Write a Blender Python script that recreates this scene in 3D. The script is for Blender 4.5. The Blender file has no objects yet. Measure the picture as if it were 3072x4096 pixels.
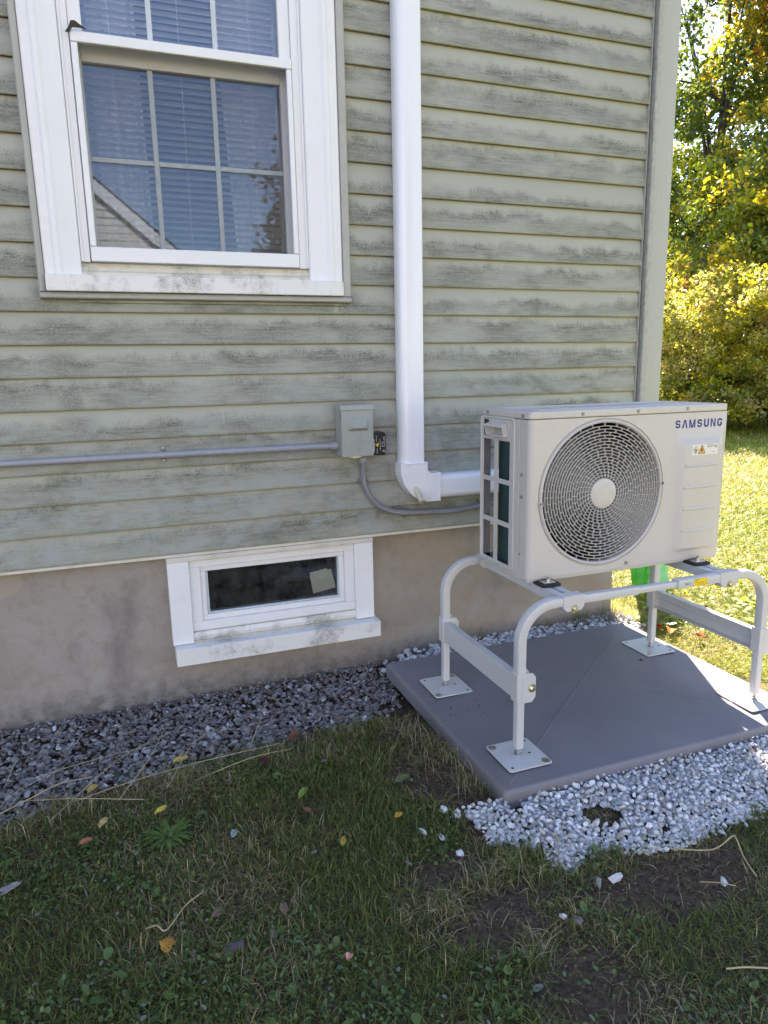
import bpy, bmesh, math, random
import numpy as np
from mathutils import Vector, Matrix
R = math.radians
rng = np.random.default_rng(7)
random.seed(7)

# ------------------------------------------------------------------ camera, sky, sun, exposure
scn = bpy.context.scene
cd = bpy.data.cameras.new('camera'); cam = bpy.data.objects.new('camera', cd)
scn.collection.objects.link(cam); scn.camera = cam
cd.sensor_fit = 'VERTICAL'; cd.sensor_height = 24.0; cd.lens = 24.0*2779.3/4096
cd.clip_start = 0.05; cd.clip_end = 2000
_r = Vector((0.93782305, -0.34652708, -0.02017225)); _u = Vector((0.08697472, 0.17832857, 0.98011954)); _f = Vector((0.33604067, 0.92093317, -0.19737974))
cam.matrix_world = Matrix(((_r.x, _u.x, -_f.x, 0.0), (_r.y, _u.y, -_f.y, -2.7584), (_r.z, _u.z, -_f.z, 0.68325), (0, 0, 0, 1)))

SUN_AZ, SUN_EL = R(27.0), R(36.0)          # azimuth measured from +Y (behind the house) towards +X
wd = bpy.data.worlds.new('World'); scn.world = wd; wd.use_nodes = True
nt = wd.node_tree; bg = nt.nodes['Background']
sky = nt.nodes.new('ShaderNodeTexSky'); sky.sky_type = 'NISHITA'; sky.sun_disc = False
sky.sun_elevation = SUN_EL; sky.sun_rotation = SUN_AZ
sky.air_density = 1.0; sky.dust_density = 0.15; sky.ozone_density = 2.4
nt.links.new(sky.outputs[0], bg.inputs[0]); bg.inputs[1].default_value = 0.11
sd = bpy.data.lights.new('sun', 'SUN'); sd.energy = 5.0; sd.angle = R(0.53); sd.color = (1.0, 0.93, 0.82)
sun = bpy.data.objects.new('sun', sd); scn.collection.objects.link(sun)
_sd = Vector((math.sin(SUN_AZ)*math.cos(SUN_EL), math.cos(SUN_AZ)*math.cos(SUN_EL), math.sin(SUN_EL)))
sun.rotation_euler = _sd.to_track_quat('Z', 'Y').to_euler(); sun.location = _sd*30
vs = scn.view_settings; vs.view_transform = 'Standard'; vs.look = 'None'; vs.gamma = 1.0
vs.exposure = 2.22
vs.use_white_balance = True; vs.white_balance_temperature = 7350; vs.white_balance_tint = 22
try: scn.display_settings.display_device = 'sRGB'
except Exception: pass
scn.cycles.use_denoising = True
scn.cycles.max_bounces = 8; scn.cycles.transparent_max_bounces = 24
scn.cycles.caustics_reflective = False; scn.cycles.caustics_refractive = False

# ------------------------------------------------------------------ helpers: objects
COL = scn.collection
def wloc(o):
    v = Vector((0, 0, 0))
    while o is not None: v += o.location; o = o.parent
    return v
def tag(o, label=None, cat=None, group=None, kind=None):
    if label: o['label'] = label
    if cat: o['category'] = cat
    if group: o['group'] = group
    if kind: o['kind'] = kind
    return o
def thing(name, loc, label=None, cat=None, group=None, parent=None):
    o = bpy.data.objects.new(name, None); COL.objects.link(o); o.empty_display_size = .05
    if parent: o.parent = parent; o.location = Vector(loc)-wloc(parent)
    else: o.location = loc
    return tag(o, label, cat, group)
def link(name, me, mat, parent=None, origin=None):
    o = bpy.data.objects.new(name, me); COL.objects.link(o)
    if mat and not me.materials: me.materials.append(mat)
    if parent: o.parent = parent
    if origin is not None: o.location = Vector(origin) - (wloc(parent) if parent else Vector((0, 0, 0)))
    return o
class MB:
    def __init__(s): s.v = []; s.f = []
    def add(s, vs_, fs):
        n = len(s.v); s.v += [tuple(p) for p in vs_]; s.f += [tuple(n+i for i in f) for f in fs]; return s
    def box(s, x0, x1, y0, y1, z0, z1):
        return s.add([(x0,y0,z0),(x1,y0,z0),(x1,y1,z0),(x0,y1,z0),(x0,y0,z1),(x1,y0,z1),(x1,y1,z1),(x0,y1,z1)],
                     [(0,3,2,1),(4,5,6,7),(0,1,5,4),(1,2,6,5),(2,3,7,6),(3,0,4,7)])
    def prism(s, poly, ax, a0, a1):
        """poly: 2-D outline; ax 'y': (x,z), 'z': (x,y), 'x': (y,z)"""
        def P(u, w, a): return {'y': (u, a, w), 'z': (u, w, a), 'x': (a, u, w)}[ax]
        n = len(poly)
        vs_ = [P(u, w, a0) for u, w in poly]+[P(u, w, a1) for u, w in poly]
        fs = [tuple(range(n)), tuple(range(2*n-1, n-1, -1))]+[(i, i+n, (i+1) % n+n, (i+1) % n) for i in range(n)]
        return s.add(vs_, fs)
    def sweep(s, path, prof, bino, caps=True):
        """prof: (n,b) outline, bino fixed binormal axis"""
        path = [Vector(p) for p in path]; b = Vector(bino).normalized(); m = len(prof); vs_ = []
        for i, p in enumerate(path):
            t = (path[min(i+1, len(path)-1)]-path[max(i-1, 0)]).normalized()
            n = b.cross(t).normalized()
            for u, w in prof: vs_.append(p+n*u+b*w)
        fs = [(i*m+j, i*m+(j+1) % m, (i+1)*m+(j+1) % m, (i+1)*m+j) for i in range(len(path)-1) for j in range(m)]
        if caps: fs += [tuple(range(m-1, -1, -1)), tuple(range((len(path)-1)*m, len(path)*m))]
        return s.add(vs_, fs)
    def tube(s, path, r, n=12, caps=True):
        path = [Vector(p) for p in path]; rs = r if isinstance(r, (list, tuple)) else [r]*len(path)
        t0 = (path[1]-path[0]).normalized(); a = Vector((0, 0, 1)) if abs(t0.z) < .9 else Vector((1, 0, 0))
        u = t0.cross(a).normalized(); vs_ = []
        for i, p in enumerate(path):
            t = (path[min(i+1, len(path)-1)]-path[max(i-1, 0)]).normalized()
            u = (u-t*u.dot(t)).normalized(); w = t.cross(u)
            for k in range(n):
                an = 2*math.pi*k/n; vs_.append(p+(u*math.cos(an)+w*math.sin(an))*rs[i])
        fs = [(i*n+j, i*n+(j+1) % n, (i+1)*n+(j+1) % n, (i+1)*n+j) for i in range(len(path)-1) for j in range(n)]
        if caps: fs += [tuple(range(n-1, -1, -1)), tuple(range((len(path)-1)*n, len(path)*n))]
        return s.add(vs_, fs)
    def lathe(s, prof, c, ax=(0, 1, 0), n=24, closed=False):
        """prof: (r, h) along axis ax from c"""
        ax = Vector(ax).normalized(); a = Vector((0, 0, 1)) if abs(ax.z) < .9 else Vector((1, 0, 0))
        u = ax.cross(a).normalized(); w = ax.cross(u); c = Vector(c); m = len(prof); vs_ = []
        for k in range(n):
            an = 2*math.pi*k/n; d = u*math.cos(an)+w*math.sin(an)
            for r_, h in prof: vs_.append(c+d*r_+ax*h)
        rr = range(m) if closed else range(m-1)
        fs = [(k*m+j, k*m+(j+1) % m, ((k+1) % n)*m+(j+1) % m, ((k+1) % n)*m+j) for k in range(n) for j in rr]
        return s.add(vs_, fs)
    def build(s, name, mat, parent=None, smooth=30, bev=0, seg=2, recalc=True):
        v = np.array(s.v, float)
        base = wloc(parent) if parent else Vector(((v[:,0].min()+v[:,0].max())/2, (v[:,1].min()+v[:,1].max())/2, v[:,2].min()))
        me = bpy.data.meshes.new(name)
        me.from_pydata((v-np.array(base)).tolist(), [], s.f)
        if recalc:
            bm = bmesh.new(); bm.from_mesh(me); bmesh.ops.recalc_face_normals(bm, faces=bm.faces); bm.to_mesh(me); bm.free()
        if smooth: me.shade_smooth(); me.set_sharp_from_angle(angle=R(smooth))
        me.materials.append(mat)
        o = bpy.data.objects.new(name, me); COL.objects.link(o)
        if parent: o.parent = parent
        else: o.location = base
        if bev:
            md = o.modifiers.new('bevel', 'BEVEL'); md.width = bev; md.segments = seg; md.limit_method = 'ANGLE'; md.angle_limit = R(35); md.harden_normals = False
        return o
def box(name, mat, parent, x0, x1, y0, y1, z0, z1, bev=.0015, seg=2): return MB().box(x0,x1,y0,y1,z0,z1).build(name, mat, parent, bev=bev, seg=seg)
def rrect(x0, x1, z0, z1, r, n=4):
    p = []
    for cx, cz, a in ((x1-r, z0+r, -90), (x1-r, z1-r, 0), (x0+r, z1-r, 90), (x0+r, z0+r, 180)):
        for k in range(n+1):
            t = R(a+90*k/n); p.append((cx+r*math.cos(t), cz+r*math.sin(t)))
    return p
def trimesh(name, V, F, mat, cols=None, parent=None, flat=False, origin=(0, 0, 0)):
    me = bpy.data.meshes.new(name); V = np.asarray(V, np.float32)-np.asarray(origin, np.float32); F = np.asarray(F, np.int32)
    me.vertices.add(len(V)); me.vertices.foreach_set('co', V.ravel())
    me.loops.add(F.size); me.loops.foreach_set('vertex_index', F.ravel())
    me.polygons.add(len(F)); me.polygons.foreach_set('loop_start', np.arange(0, F.size, 3, dtype=np.int32))
    if cols is not None:
        a = me.color_attributes.new('Col', 'FLOAT_COLOR', 'POINT'); a.data.foreach_set('color', np.c_[cols, np.ones(len(cols))].astype(np.float32).ravel())
    if flat:
        a = me.attributes.new('sharp_face', 'BOOLEAN', 'FACE'); a.data.foreach_set('value', np.ones(len(F), bool))
    me.update(); me.validate()
    me.materials.append(mat)
    o = bpy.data.objects.new(name, me); COL.objects.link(o)
    if parent: o.parent = parent; o.location = Vector(origin)-wloc(parent)
    else: o.location = origin
    return o
def text(name, s_, mat, parent, loc, size, rot=(R(90), 0, 0), ext=.0002, align='LEFT', sx=1.0, bold=0.0):
    c = bpy.data.curves.new(name, 'FONT'); c.body = s_; c.size = size; c.extrude = ext; c.align_x = align; c.offset = bold
    c.materials.append(mat)
    o = bpy.data.objects.new(name, c); COL.objects.link(o); o.parent = parent
    bpy.context.view_layer.update()
    me = bpy.data.meshes.new_from_object(o.evaluated_get(bpy.context.evaluated_depsgraph_get())); bpy.data.objects.remove(o)
    if not me.materials: me.materials.append(mat)
    o = bpy.data.objects.new(name, me); COL.objects.link(o); o.parent = parent
    o.location = Vector(loc)-wloc(parent); o.rotation_euler = rot; o.scale = (sx, 1, 1)
    return o

# ------------------------------------------------------------------ helpers: numpy noise
def vnoise(x, y, s, seed=0):
    x = np.asarray(x)/s; y = np.asarray(y)/s; xi = np.floor(x).astype(int); yi = np.floor(y).astype(int); fx = x-xi; fy = y-yi
    fx = fx*fx*(3-2*fx); fy = fy*fy*(3-2*fy)
    def h(a, b):
        n = (a*374761393+b*668265263+seed*1442695041) & 0x7fffffff; n = ((n ^ (n >> 13))*1274126177) & 0x7fffffff
        return ((n ^ (n >> 16)) & 0xffff)/65535.
    return (h(xi, yi)*(1-fx)+h(xi+1, yi)*fx)*(1-fy)+(h(xi, yi+1)*(1-fx)+h(xi+1, yi+1)*fx)*fy
def fbm(x, y, s, seed=0): return .55*vnoise(x, y, s, seed)+.3*vnoise(x, y, s/2.1, seed+1)+.15*vnoise(x, y, s/4.3, seed+2)
def sstep(a, b, x): t = np.clip((np.asarray(x)-a)/(b-a), 0, 1); return t*t*(3-2*t)

# ------------------------------------------------------------------ helpers: materials
class NM:
    def __init__(s, name):
        s.m = bpy.data.materials.new(name); s.m.use_nodes = True; s.t = s.m.node_tree; s.b = s.t.nodes['Principled BSDF']; s.out = s.t.nodes['Material Output']
    def n(s, typ, **kw):
        x = s.t.nodes.new('ShaderNode'+typ)
        for k, v in kw.items(): setattr(x, k, v)
        return x
    def l(s, a, b): s.t.links.new(a, b); return s
    def val(s, sock, v):
        if isinstance(v, bpy.types.NodeSocket): s.l(v, sock)
        elif hasattr(sock.default_value, '__len__'): sock.default_value = tuple(v)+(1,) if len(v) == 3 and len(sock.default_value) == 4 else v
        else: sock.default_value = v
    def math(s, op, a, b=0.0, c=0.0, clamp=False):
        x = s.n('Math', operation=op, use_clamp=clamp)
        for i, v in enumerate((a, b, c)): s.val(x.inputs[i], v)
        return x.outputs[0]
    def mix(s, f, a, b, mode='MIX'):
        x = s.n('Mix', data_type='RGBA', blend_type=mode); s.val(x.inputs[0], f); s.val(x.inputs[6], a); s.val(x.inputs[7], b); return x.outputs[2]
    def noise(s, vec, scale, detail=4, rough=.55, dist=0):
        x = s.n('TexNoise'); x.inputs['Scale'].default_value = scale; x.inputs['Detail'].default_value = detail; x.inputs['Roughness'].default_value = rough; x.inputs['Distortion'].default_value = dist
        if vec is not None: s.l(vec, x.inputs['Vector'])
        return x.outputs['Fac']
    def pos(s): return s.n('NewGeometry').outputs['Position']
    def obj(s): return s.n('TexCoord').outputs['Object']
    def scale(s, vec, sc):
        x = s.n('Mapping'); s.l(vec, x.inputs[0]); x.inputs['Scale'].default_value = sc; return x.outputs[0]
    def ramp(s, f, a, b): 
        x = s.n('MapRange', interpolation_type='SMOOTHSTEP'); s.val(x.inputs[0], f); x.inputs[1].default_value = a; x.inputs[2].default_value = b; return x.outputs[0]
    def bump(s, h, strength=.3, dist=.002):
        x = s.n('Bump'); x.inputs['Strength'].default_value = strength; x.inputs['Distance'].default_value = dist; s.l(h, x.inputs['Height']); s.l(x.outputs[0], s.b.inputs['Normal']); return x
    def col(s, c): s.val(s.b.inputs['Base Color'], c); return s
    def set(s, rough=None, metal=None, spec=None, coat=None):
        if rough is not None: s.val(s.b.inputs['Roughness'], rough)
        if metal is not None: s.val(s.b.inputs['Metallic'], metal)
        if spec is not None: s.val(s.b.inputs['Specular IOR Level'], spec)
        if coat is not None: s.val(s.b.inputs['Coat Weight'], coat)
        return s
def plain(name, c, rough=.5, metal=0, spec=.5, var=.06, scale=30, bump=0):
    k = NM(name); f = k.noise(k.pos(), scale, 4); f2 = k.noise(k.pos(), scale*.13, 3)
    g = k.math('ADD', k.math('MULTIPLY', f, .5), k.math('MULTIPLY', f2, .5))
    c0 = [max(0, x*(1-var*2)) for x in c]; c1 = [min(1, x*(1+var*2)) for x in c]
    k.col(k.mix(k.ramp(g, .3, .7), c0, c1)).set(rough, metal, spec)
    if bump: k.bump(k.noise(k.pos(), 250, 3), bump, .0008)
    return k.m

# painted / plastic
M = {}
M['ac'] = plain('ac_enamel', (.52, .492, .455), .34, var=.012, scale=60, bump=.06)
M['ac_dark'] = plain('ac_interior', (.018, .018, .02), .6)
M['ac_black'] = plain('ac_fan_plastic', (.018, .018, .02), .45)
M['stand'] = plain('stand_powder_coat', (.53, .53, .525), .36, var=.02, scale=40, bump=.05)
M['zinc'] = plain('zinc_plated_steel', (.55, .54, .50), .28, 1, var=.08, scale=200)
M['zinc_y'] = plain('yellow_zinc_steel', (.60, .55, .40), .3, 1, var=.1, scale=200)
M['screw'] = plain('dull_screw_steel', (.30, .29, .27), .42, 1, var=.1, scale=300)
M['strap'] = plain('grey_strap', (.17, .175, .19), .45)
M['rubber'] = plain('black_rubber', (.012, .012, .012), .7)
M['hole'] = plain('hole_black', (.01, .01, .01), .9)
M['blue'] = plain('logo_blue', (.012, .02, .19), .4, var=.01)
M['white_ink'] = plain('white_ink', (.75, .75, .73), .5, var=.01)
M['black_ink'] = plain('black_ink', (.02, .02, .02), .5, var=.01)
M['orange_ink'] = plain('orange_ink', (.80, .38, .03), .5, var=.01)
M['red_ink'] = plain('red_ink', (.55, .05, .05), .5, var=.01)
M['yellow_ink'] = plain('yellow_ink', (.85, .58, .02), .5, var=.01)
M['label'] = plain('label_paper', (.70, .67, .60), .45, var=.01)
M['conduit'] = plain('grey_pvc', (.27, .28, .31), .36, var=.04, scale=60)
M['flex'] = plain('grey_flex_pvc', (.20, .205, .215), .45, var=.05, scale=60)
M['box'] = plain('box_grey_enamel', (.30, .325, .295), .38, var=.03, scale=50, bump=.08)
M['black_plastic'] = plain('black_plastic', (.014, .014, .015), .35)
M['cream'] = plain('cream_hose', (.55, .48, .36), .5)
M['duct'] = None
k = NM('white_pvc_cover')
st = k.noise(k.scale(k.pos(), (90, 90, 5)), 1.0, 3); blot = k.noise(k.pos(), 5, 4)
k.col(k.mix(k.math('MULTIPLY', k.ramp(st, .45, .8), k.ramp(blot, .3, .8)), (.76, .77, .79), (.80, .81, .82)))
k.set(rough=k.math('ADD', .14, k.math('MULTIPLY', k.ramp(blot, .3, .75), .06)), spec=.5); k.bump(k.noise(k.scale(k.pos(), (70, 70, 6)), 1, 3), .10, .003); M['duct'] = k.m

def white_trim(name, c=(.74, .745, .75), dirt=.5, zdir=None):
    k = NM(name); p = k.pos(); f = k.noise(p, 5, 6, .7); g = k.noise(p, 330, 3, .8); st = k.noise(k.scale(p, (60, 60, 7)), 1, 4)
    d = k.math('MULTIPLY', k.ramp(f, .47, .70), k.ramp(g, .35, .62)); d = k.math('MULTIPLY', k.math('ADD', d, k.math('MULTIPLY', k.ramp(st, .6, .8), .25)), dirt, clamp=True)
    k.col(k.mix(d, c, (.22, .215, .19))).set(.42); k.bump(k.noise(p, 120, 2), .05, .001); return k.m
M['trim'] = white_trim('white_window_vinyl', dirt=.10)
M['sill_dirty'] = white_trim('white_sill_mildewed', (.70, .70, .68), dirt=1.6)
M['mildew'] = white_trim('mildewed_groove', (.40, .39, .33), dirt=2.2)
M['subsill'] = white_trim('subsill_yellowed', (.62, .58, .47), dirt=1.5)
M['muntin'] = plain('muntin_grey_white', (.50, .56, .59), .4)
M['starter'] = white_trim('starter_strip', (.62, .58, .50), dirt=.6)

# siding: sage vinyl, wood-grain emboss, mildew that stands in ragged bands on each course
P = 0.1143
k = NM('sage_vinyl_siding'); p = k.pos(); sx = k.n('SeparateXYZ'); k.l(p, sx.inputs[0])
course = k.math('DIVIDE', sx.outputs[2], P); frac = k.math('FRACT', course); cidx = k.math('FLOOR', course)
odd = k.math('MODULO', k.math('ABSOLUTE', cidx), 2.0)
streak = k.noise(k.scale(p, (45, 1, 9)), 1.0, 5, .65); grain = k.noise(k.scale(p, (9, 9, 120)), 1.0, 5, .7); fine = k.noise(p, 420, 3, .7)
big = k.noise(k.scale(p, (1.6, 1, 3.2)), 1.0, 3); med = k.noise(k.scale(p, (7, 1, 5)), 1.0, 4, .6)
cn = k.n('TexWhiteNoise', noise_dimensions='1D'); k.l(cidx, cn.inputs['W'])
# upper limit of the band: odd courses dirty nearly to the lap, even ones only low down
wn = k.noise(k.scale(p, (22, 1, 16)), 1.0, 5, .62); speck = k.noise(k.scale(p, (120, 1, 170)), 1.0, 4, .75)
lim = k.math('ADD', k.math('MULTIPLY', odd, .22), k.math('ADD', .42, k.math('MULTIPLY', cn.outputs[0], .20)))
lim = k.math('ADD', lim, k.math('MULTIPLY', k.math('SUBTRACT', med, .5), .95))
lim = k.math('ADD', lim, k.math('MULTIPLY', k.math('SUBTRACT', big, .5), 1.25))
low = k.ramp(sx.outputs[2], .85, .15)
lim = k.math('ADD', lim, k.math('MULTIPLY', low, .34))
bv = k.math('SUBTRACT', lim, frac)
bv = k.math('ADD', bv, k.math('MULTIPLY', k.math('SUBTRACT', wn, .5), .42)); bv = k.math('ADD', bv, k.math('MULTIPLY', k.math('SUBTRACT', streak, .5), .22)); bv = k.math('ADD', bv, k.math('MULTIPLY', k.math('SUBTRACT', speck, .5), .50))
band = k.n('MapRange', interpolation_type='SMOOTHSTEP'); k.l(bv, band.inputs[0]); band.inputs[1].default_value = -.16; band.inputs[2].default_value = .26
# mildew is densest along its upper tide line and thins out towards the drip edge of the board
peak = k.n('MapRange', interpolation_type='SMOOTHSTEP'); k.l(bv, peak.inputs[0]); peak.inputs[1].default_value = .12; peak.inputs[2].default_value = .62
tide = k.math('SUBTRACT', 1.0, k.math('MULTIPLY', peak.outputs[0], .30))
dirt = k.math('MULTIPLY', k.math('MULTIPLY', band.outputs[0], tide), k.math('ADD', .34, k.math('MULTIPLY', k.ramp(k.noise(k.scale(p, (2.7, 1, 7)), 1, 4, .6), .32, .66), .66)))
dirt = k.math('MULTIPLY', dirt, k.math('ADD', .50, k.math('MULTIPLY', k.ramp(speck, .32, .62), .50)))
dirt = k.math('MULTIPLY', dirt, k.math('ADD', .55, k.math('MULTIPLY', k.ramp(grain, .35, .65), .45)), clamp=True)
# run-off stains below the two bottom corners of the window
def stain(xc, w):
    dx = k.math('ABSOLUTE', k.math('SUBTRACT', k.math('ADD', sx.outputs[0], k.math('MULTIPLY', k.math('SUBTRACT', med, .5), .10)), k.math('ADD', xc, k.math('MULTIPLY', sx.outputs[2], -.10))))
    return k.math('MULTIPLY', k.math('MULTIPLY', k.ramp(dx, w, .01), k.ramp(sx.outputs[2], .20, .55)), k.ramp(sx.outputs[2], 1.06, .98))
runoff = k.math('MULTIPLY', k.math('ADD', stain(-.12, .085), stain(.955, .10), clamp=True), k.math('MULTIPLY', k.ramp(frac, .95, .55), k.ramp(speck, .28, .58)))
dirt = k.math('MAXIMUM', k.math('MULTIPLY', dirt, 1.30, clamp=True), k.math('MULTIPLY', runoff, .75))
vo = k.n('TexVoronoi', feature='F1'); k.l(k.scale(p, (2.6, 1, 4.2)), vo.inputs['Vector']); vo.inputs['Scale'].default_value = 1.0
spot = k.ramp(vo.outputs['Distance'], .105, .04); spotn = k.math('MULTIPLY', spot, k.ramp(k.noise(p, 60, 3), .35, .6))
dirt = k.math('MULTIPLY', dirt, k.math('SUBTRACT', 1.0, k.math('MULTIPLY', spotn, .8)))
mould = k.math('MULTIPLY', k.math('MULTIPLY', k.ramp(k.noise(k.scale(p, (3.2, 1, 6)), 1, 4, .65), .53, .74), band.outputs[0]), k.ramp(fine, .3, .6))
base = k.mix(k.ramp(big, .35, .65), (.350, .357, .298), (.395, .402, .338))
c1 = k.mix(dirt, base, (.104, .107, .078))
c1 = k.mix(k.math('MULTIPLY', mould, .8), c1, (.075, .082, .055))
chalk = k.math('MULTIPLY', k.math('MULTIPLY', low, .75), k.ramp(k.noise(k.scale(p, (9, 1, 14)), 1, 5, .7), .42, .68))
c1 = k.mix(chalk, c1, (.30, .33, .32))
k.col(c1).set(.55, spec=.35); k.bump(k.math('ADD', k.math('MULTIPLY', grain, 1.0), k.math('MULTIPLY', fine, .35)), .42, .0012)
M['siding'] = k.m
k = NM('sage_corner_vinyl'); p = k.pos(); sx = k.n('SeparateXYZ'); k.l(p, sx.inputs[0])
ed = k.ramp(sx.outputs[0], 2.352, 2.318); dn = k.noise(k.scale(p, (90, 90, 30)), 1, 5, .75)
d = k.math('MULTIPLY', k.math('ADD', k.math('MULTIPLY', ed, .38), .10), k.ramp(dn, .40, .65))
k.col(k.mix(d, (.395, .395, .345), (.14, .145, .12))).set(.5, spec=.35); k.bump(k.noise(k.scale(p, (200, 200, 12)), 1, 3), .2, .0008); M['corner'] = k.m
M['jtrim'] = plain('sage_trim_channel', (.36, .36, .32), .5, var=.05, scale=20)
# foundation
k = NM('parged_concrete'); p = k.pos(); sx = k.n('SeparateXYZ'); k.l(p, sx.inputs[0])
n1 = k.noise(k.scale(p, (2.2, 1, 2.8)), 1, 5, .6); n2 = k.noise(p, 26, 5, .6); n3 = k.noise(p, 170, 4, .75)
c = k.mix(k.ramp(n1, .3, .7), (.295, .262, .225), (.355, .322, .285))
c = k.mix(k.math('MULTIPLY', k.ramp(n2, .45, .75), .35), c, (.235, .185, .135))
c = k.mix(k.math('MULTIPLY', k.ramp(k.noise(k.scale(p, (3.4, 1, 2.0)), 1, 4, .6), .56, .76), .62), c, (.115, .105, .098))
lawn_bounce = k.math('MULTIPLY', k.ramp(sx.outputs[0], .6, 1.6), k.ramp(k.noise(p, 4.5, 4), .38, .66)); c = k.mix(k.math('MULTIPLY', lawn_bounce, .45), c, (.36, .255, .145))  # tan blotches strengthening rightwards: bounce light from the lawn put into the colour
splash = k.math('MULTIPLY', k.ramp(sx.outputs[2], -.47, -.63), k.ramp(n2, .28, .62)); c = k.mix(k.math('MULTIPLY', splash, .65), c, (.13, .115, .10))
c = k.mix(k.math('MULTIPLY', k.ramp(n3, .60, .70), .6), c, (.11, .10, .09)); c = k.mix(k.math('MULTIPLY', k.ramp(n3, .30, .24), .5), c, (.60, .57, .52))
px_ = k.math('SUBTRACT', sx.outputs[0], -.50); pz_ = k.math('SUBTRACT', sx.outputs[2], -.045); dd = k.math('SQRT', k.math('ADD', k.math('MULTIPLY', px_, px_), k.math('MULTIPLY', k.math('MULTIPLY', pz_, pz_), 1.6)))
sp_ = k.ramp(k.math('ADD', dd, k.math('MULTIPLY', k.math('SUBTRACT', k.noise(p, 16, 4), .5), .06)), .088, .080); c = k.mix(k.math('MULTIPLY', sp_, .55), c, (.40, .335, .26))
n3 = k.math('SUBTRACT', n3, k.math('MULTIPLY', sp_, .9))
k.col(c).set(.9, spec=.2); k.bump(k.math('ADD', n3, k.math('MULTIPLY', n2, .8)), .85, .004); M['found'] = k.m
# pad
k = NM('pad_grey_plastic'); p = k.pos(); n1 = k.noise(p, 3.0, 4); n2 = k.noise(p, 90, 4, .7); n3 = k.noise(k.scale(p, (30, 6, 6)), 1, 5, .7)
c = k.mix(k.ramp(n1, .3, .7), (.160, .156, .172), (.190, .184, .202))
sc = k.math('MULTIPLY', k.ramp(n3, .66, .74), k.ramp(k.noise(p, 7, 3), .52, .64)); c = k.mix(k.math('MULTIPLY', sc, .55), c, (.42, .42, .44))
dst = k.math('MULTIPLY', k.ramp(k.noise(p, 5, 5, .65), .5, .72), .28); c = k.mix(dst, c, (.25, .235, .22))
k.col(c).set(rough=k.math('ADD', .42, k.math('MULTIPLY', n1, .2)), spec=.4); k.bump(n2, .12, .0015); M['pad'] = k.m
# glass
def glass(name, tint, refl, ior=1.5, rough=.0, rc=(.9, .95, 1), film=.03):
    k = NM(name); k.t.nodes.remove(k.b)
    tr = k.n('BsdfTransparent'); tr.inputs[0].default_value = (*tint, 1); gl = k.n('BsdfGlossy'); gl.inputs['Roughness'].default_value = rough; gl.inputs['Color'].default_value = (*rc, 1)
    fr = k.n('Fresnel'); fr.inputs[0].default_value = ior; mx = k.n('MixShader')
    k.l(k.math('MULTIPLY', fr.outputs[0], refl, clamp=True), mx.inputs[0]); k.l(tr.outputs[0], mx.inputs[1]); k.l(gl.outputs[0], mx.inputs[2])
    df = k.n('BsdfDiffuse'); df.inputs[0].default_value = (.55, .56, .55, 1); m2 = k.n('MixShader'); k.l(k.math('MULTIPLY', k.ramp(k.noise(k.pos(), 18, 5, .7), .25, .8), film), m2.inputs[0]); k.l(mx.outputs[0], m2.inputs[1]); k.l(df.outputs[0], m2.inputs[2]); k.l(m2.outputs[0], k.out.inputs[0]); return k.m
M['glass'] = glass('double_glazing', (.92, .945, .96), 3.5, rc=(.62, .80, 1.0), film=.05)
M['glass_b'] = glass('basement_glass', (.75, .79, .77), 2.4, rough=.03, film=.075)
k = NM('insect_screen'); k.t.nodes.remove(k.b); tr = k.n('BsdfTransparent'); df = k.n('BsdfDiffuse'); df.inputs[0].default_value = (.075, .075, .078, 1); mx = k.n('MixShader')
scn_ = k.math('ADD', .22, k.math('MULTIPLY', k.noise(k.pos(), 500, 2), .10)); k.l(scn_, mx.inputs[0]); k.l(tr.outputs[0], mx.inputs[1]); k.l(df.outputs[0], mx.inputs[2]); k.l(mx.outputs[0], k.out.inputs[0]); M['screen'] = k.m
M['slat'] = plain('blind_slat', (.84, .85, .86), .4, var=.02)
M['inner'] = plain('room_wall', (.30, .29, .28), .9)
k = NM('curtain_voile'); k.col((.86, .86, .88)).set(.9); tl = k.n('BsdfTranslucent'); tl.inputs[0].default_value = (.6, .6, .62, 1); mx = k.n('MixShader'); mx.inputs[0].default_value = .2
k.l(k.b.outputs[0], mx.inputs[1]); k.l(tl.outputs[0], mx.inputs[2]); k.l(mx.outputs[0], k.out.inputs[0]); M['curtain'] = k.m
M['paper'] = plain('paper_note', (.62, .66, .60), .8, var=.03)
M['roof'] = plain('asphalt_shingle', (.07, .065, .06), .9, var=.25, scale=60)

def foliage(name, trans=.4, rough=.5, var=.25, tc=(1.25, 1.15, .45), spec=.35):
    k = NM(name); a = k.n('VertexColor', layer_name='Col'); f = k.noise(k.pos(), 60, 2)
    c = k.mix(1.0, a.outputs[0], k.mix(f, (1-var,)*3, (1+var,)*3), 'MULTIPLY')
    k.col(c).set(rough, spec=spec)
    tl = k.n('BsdfTranslucent'); k.l(k.mix(1.0, c, tc, 'MULTIPLY'), tl.inputs[0]); mx = k.n('MixShader'); mx.inputs[0].default_value = trans
    k.l(k.b.outputs[0], mx.inputs[1]); k.l(tl.outputs[0], mx.inputs[2]); k.l(mx.outputs[0], k.out.inputs[0]); return k.m
M['leaf'] = foliage('tree_leaves', .58, .36, spec=.6); M['grass'] = foliage('grass_blades', .35, .5); M['weed'] = foliage('broad_weed_leaves', .2, .45, spec=.45); M['dry'] = foliage('dry_litter', .15, .8, tc=(1, .9, .6))
k = NM('stone_chips'); a = k.n('VertexColor', layer_name='Col'); n = k.noise(k.pos(), 130, 5, .7); k.col(k.mix(1.0, a.outputs[0], k.mix(k.ramp(n, .3, .7), (.72,)*3, (1.2,)*3), 'MULTIPLY')).set(.8, spec=.3); k.bump(n, .5, .003); M['stone'] = k.m
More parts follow.
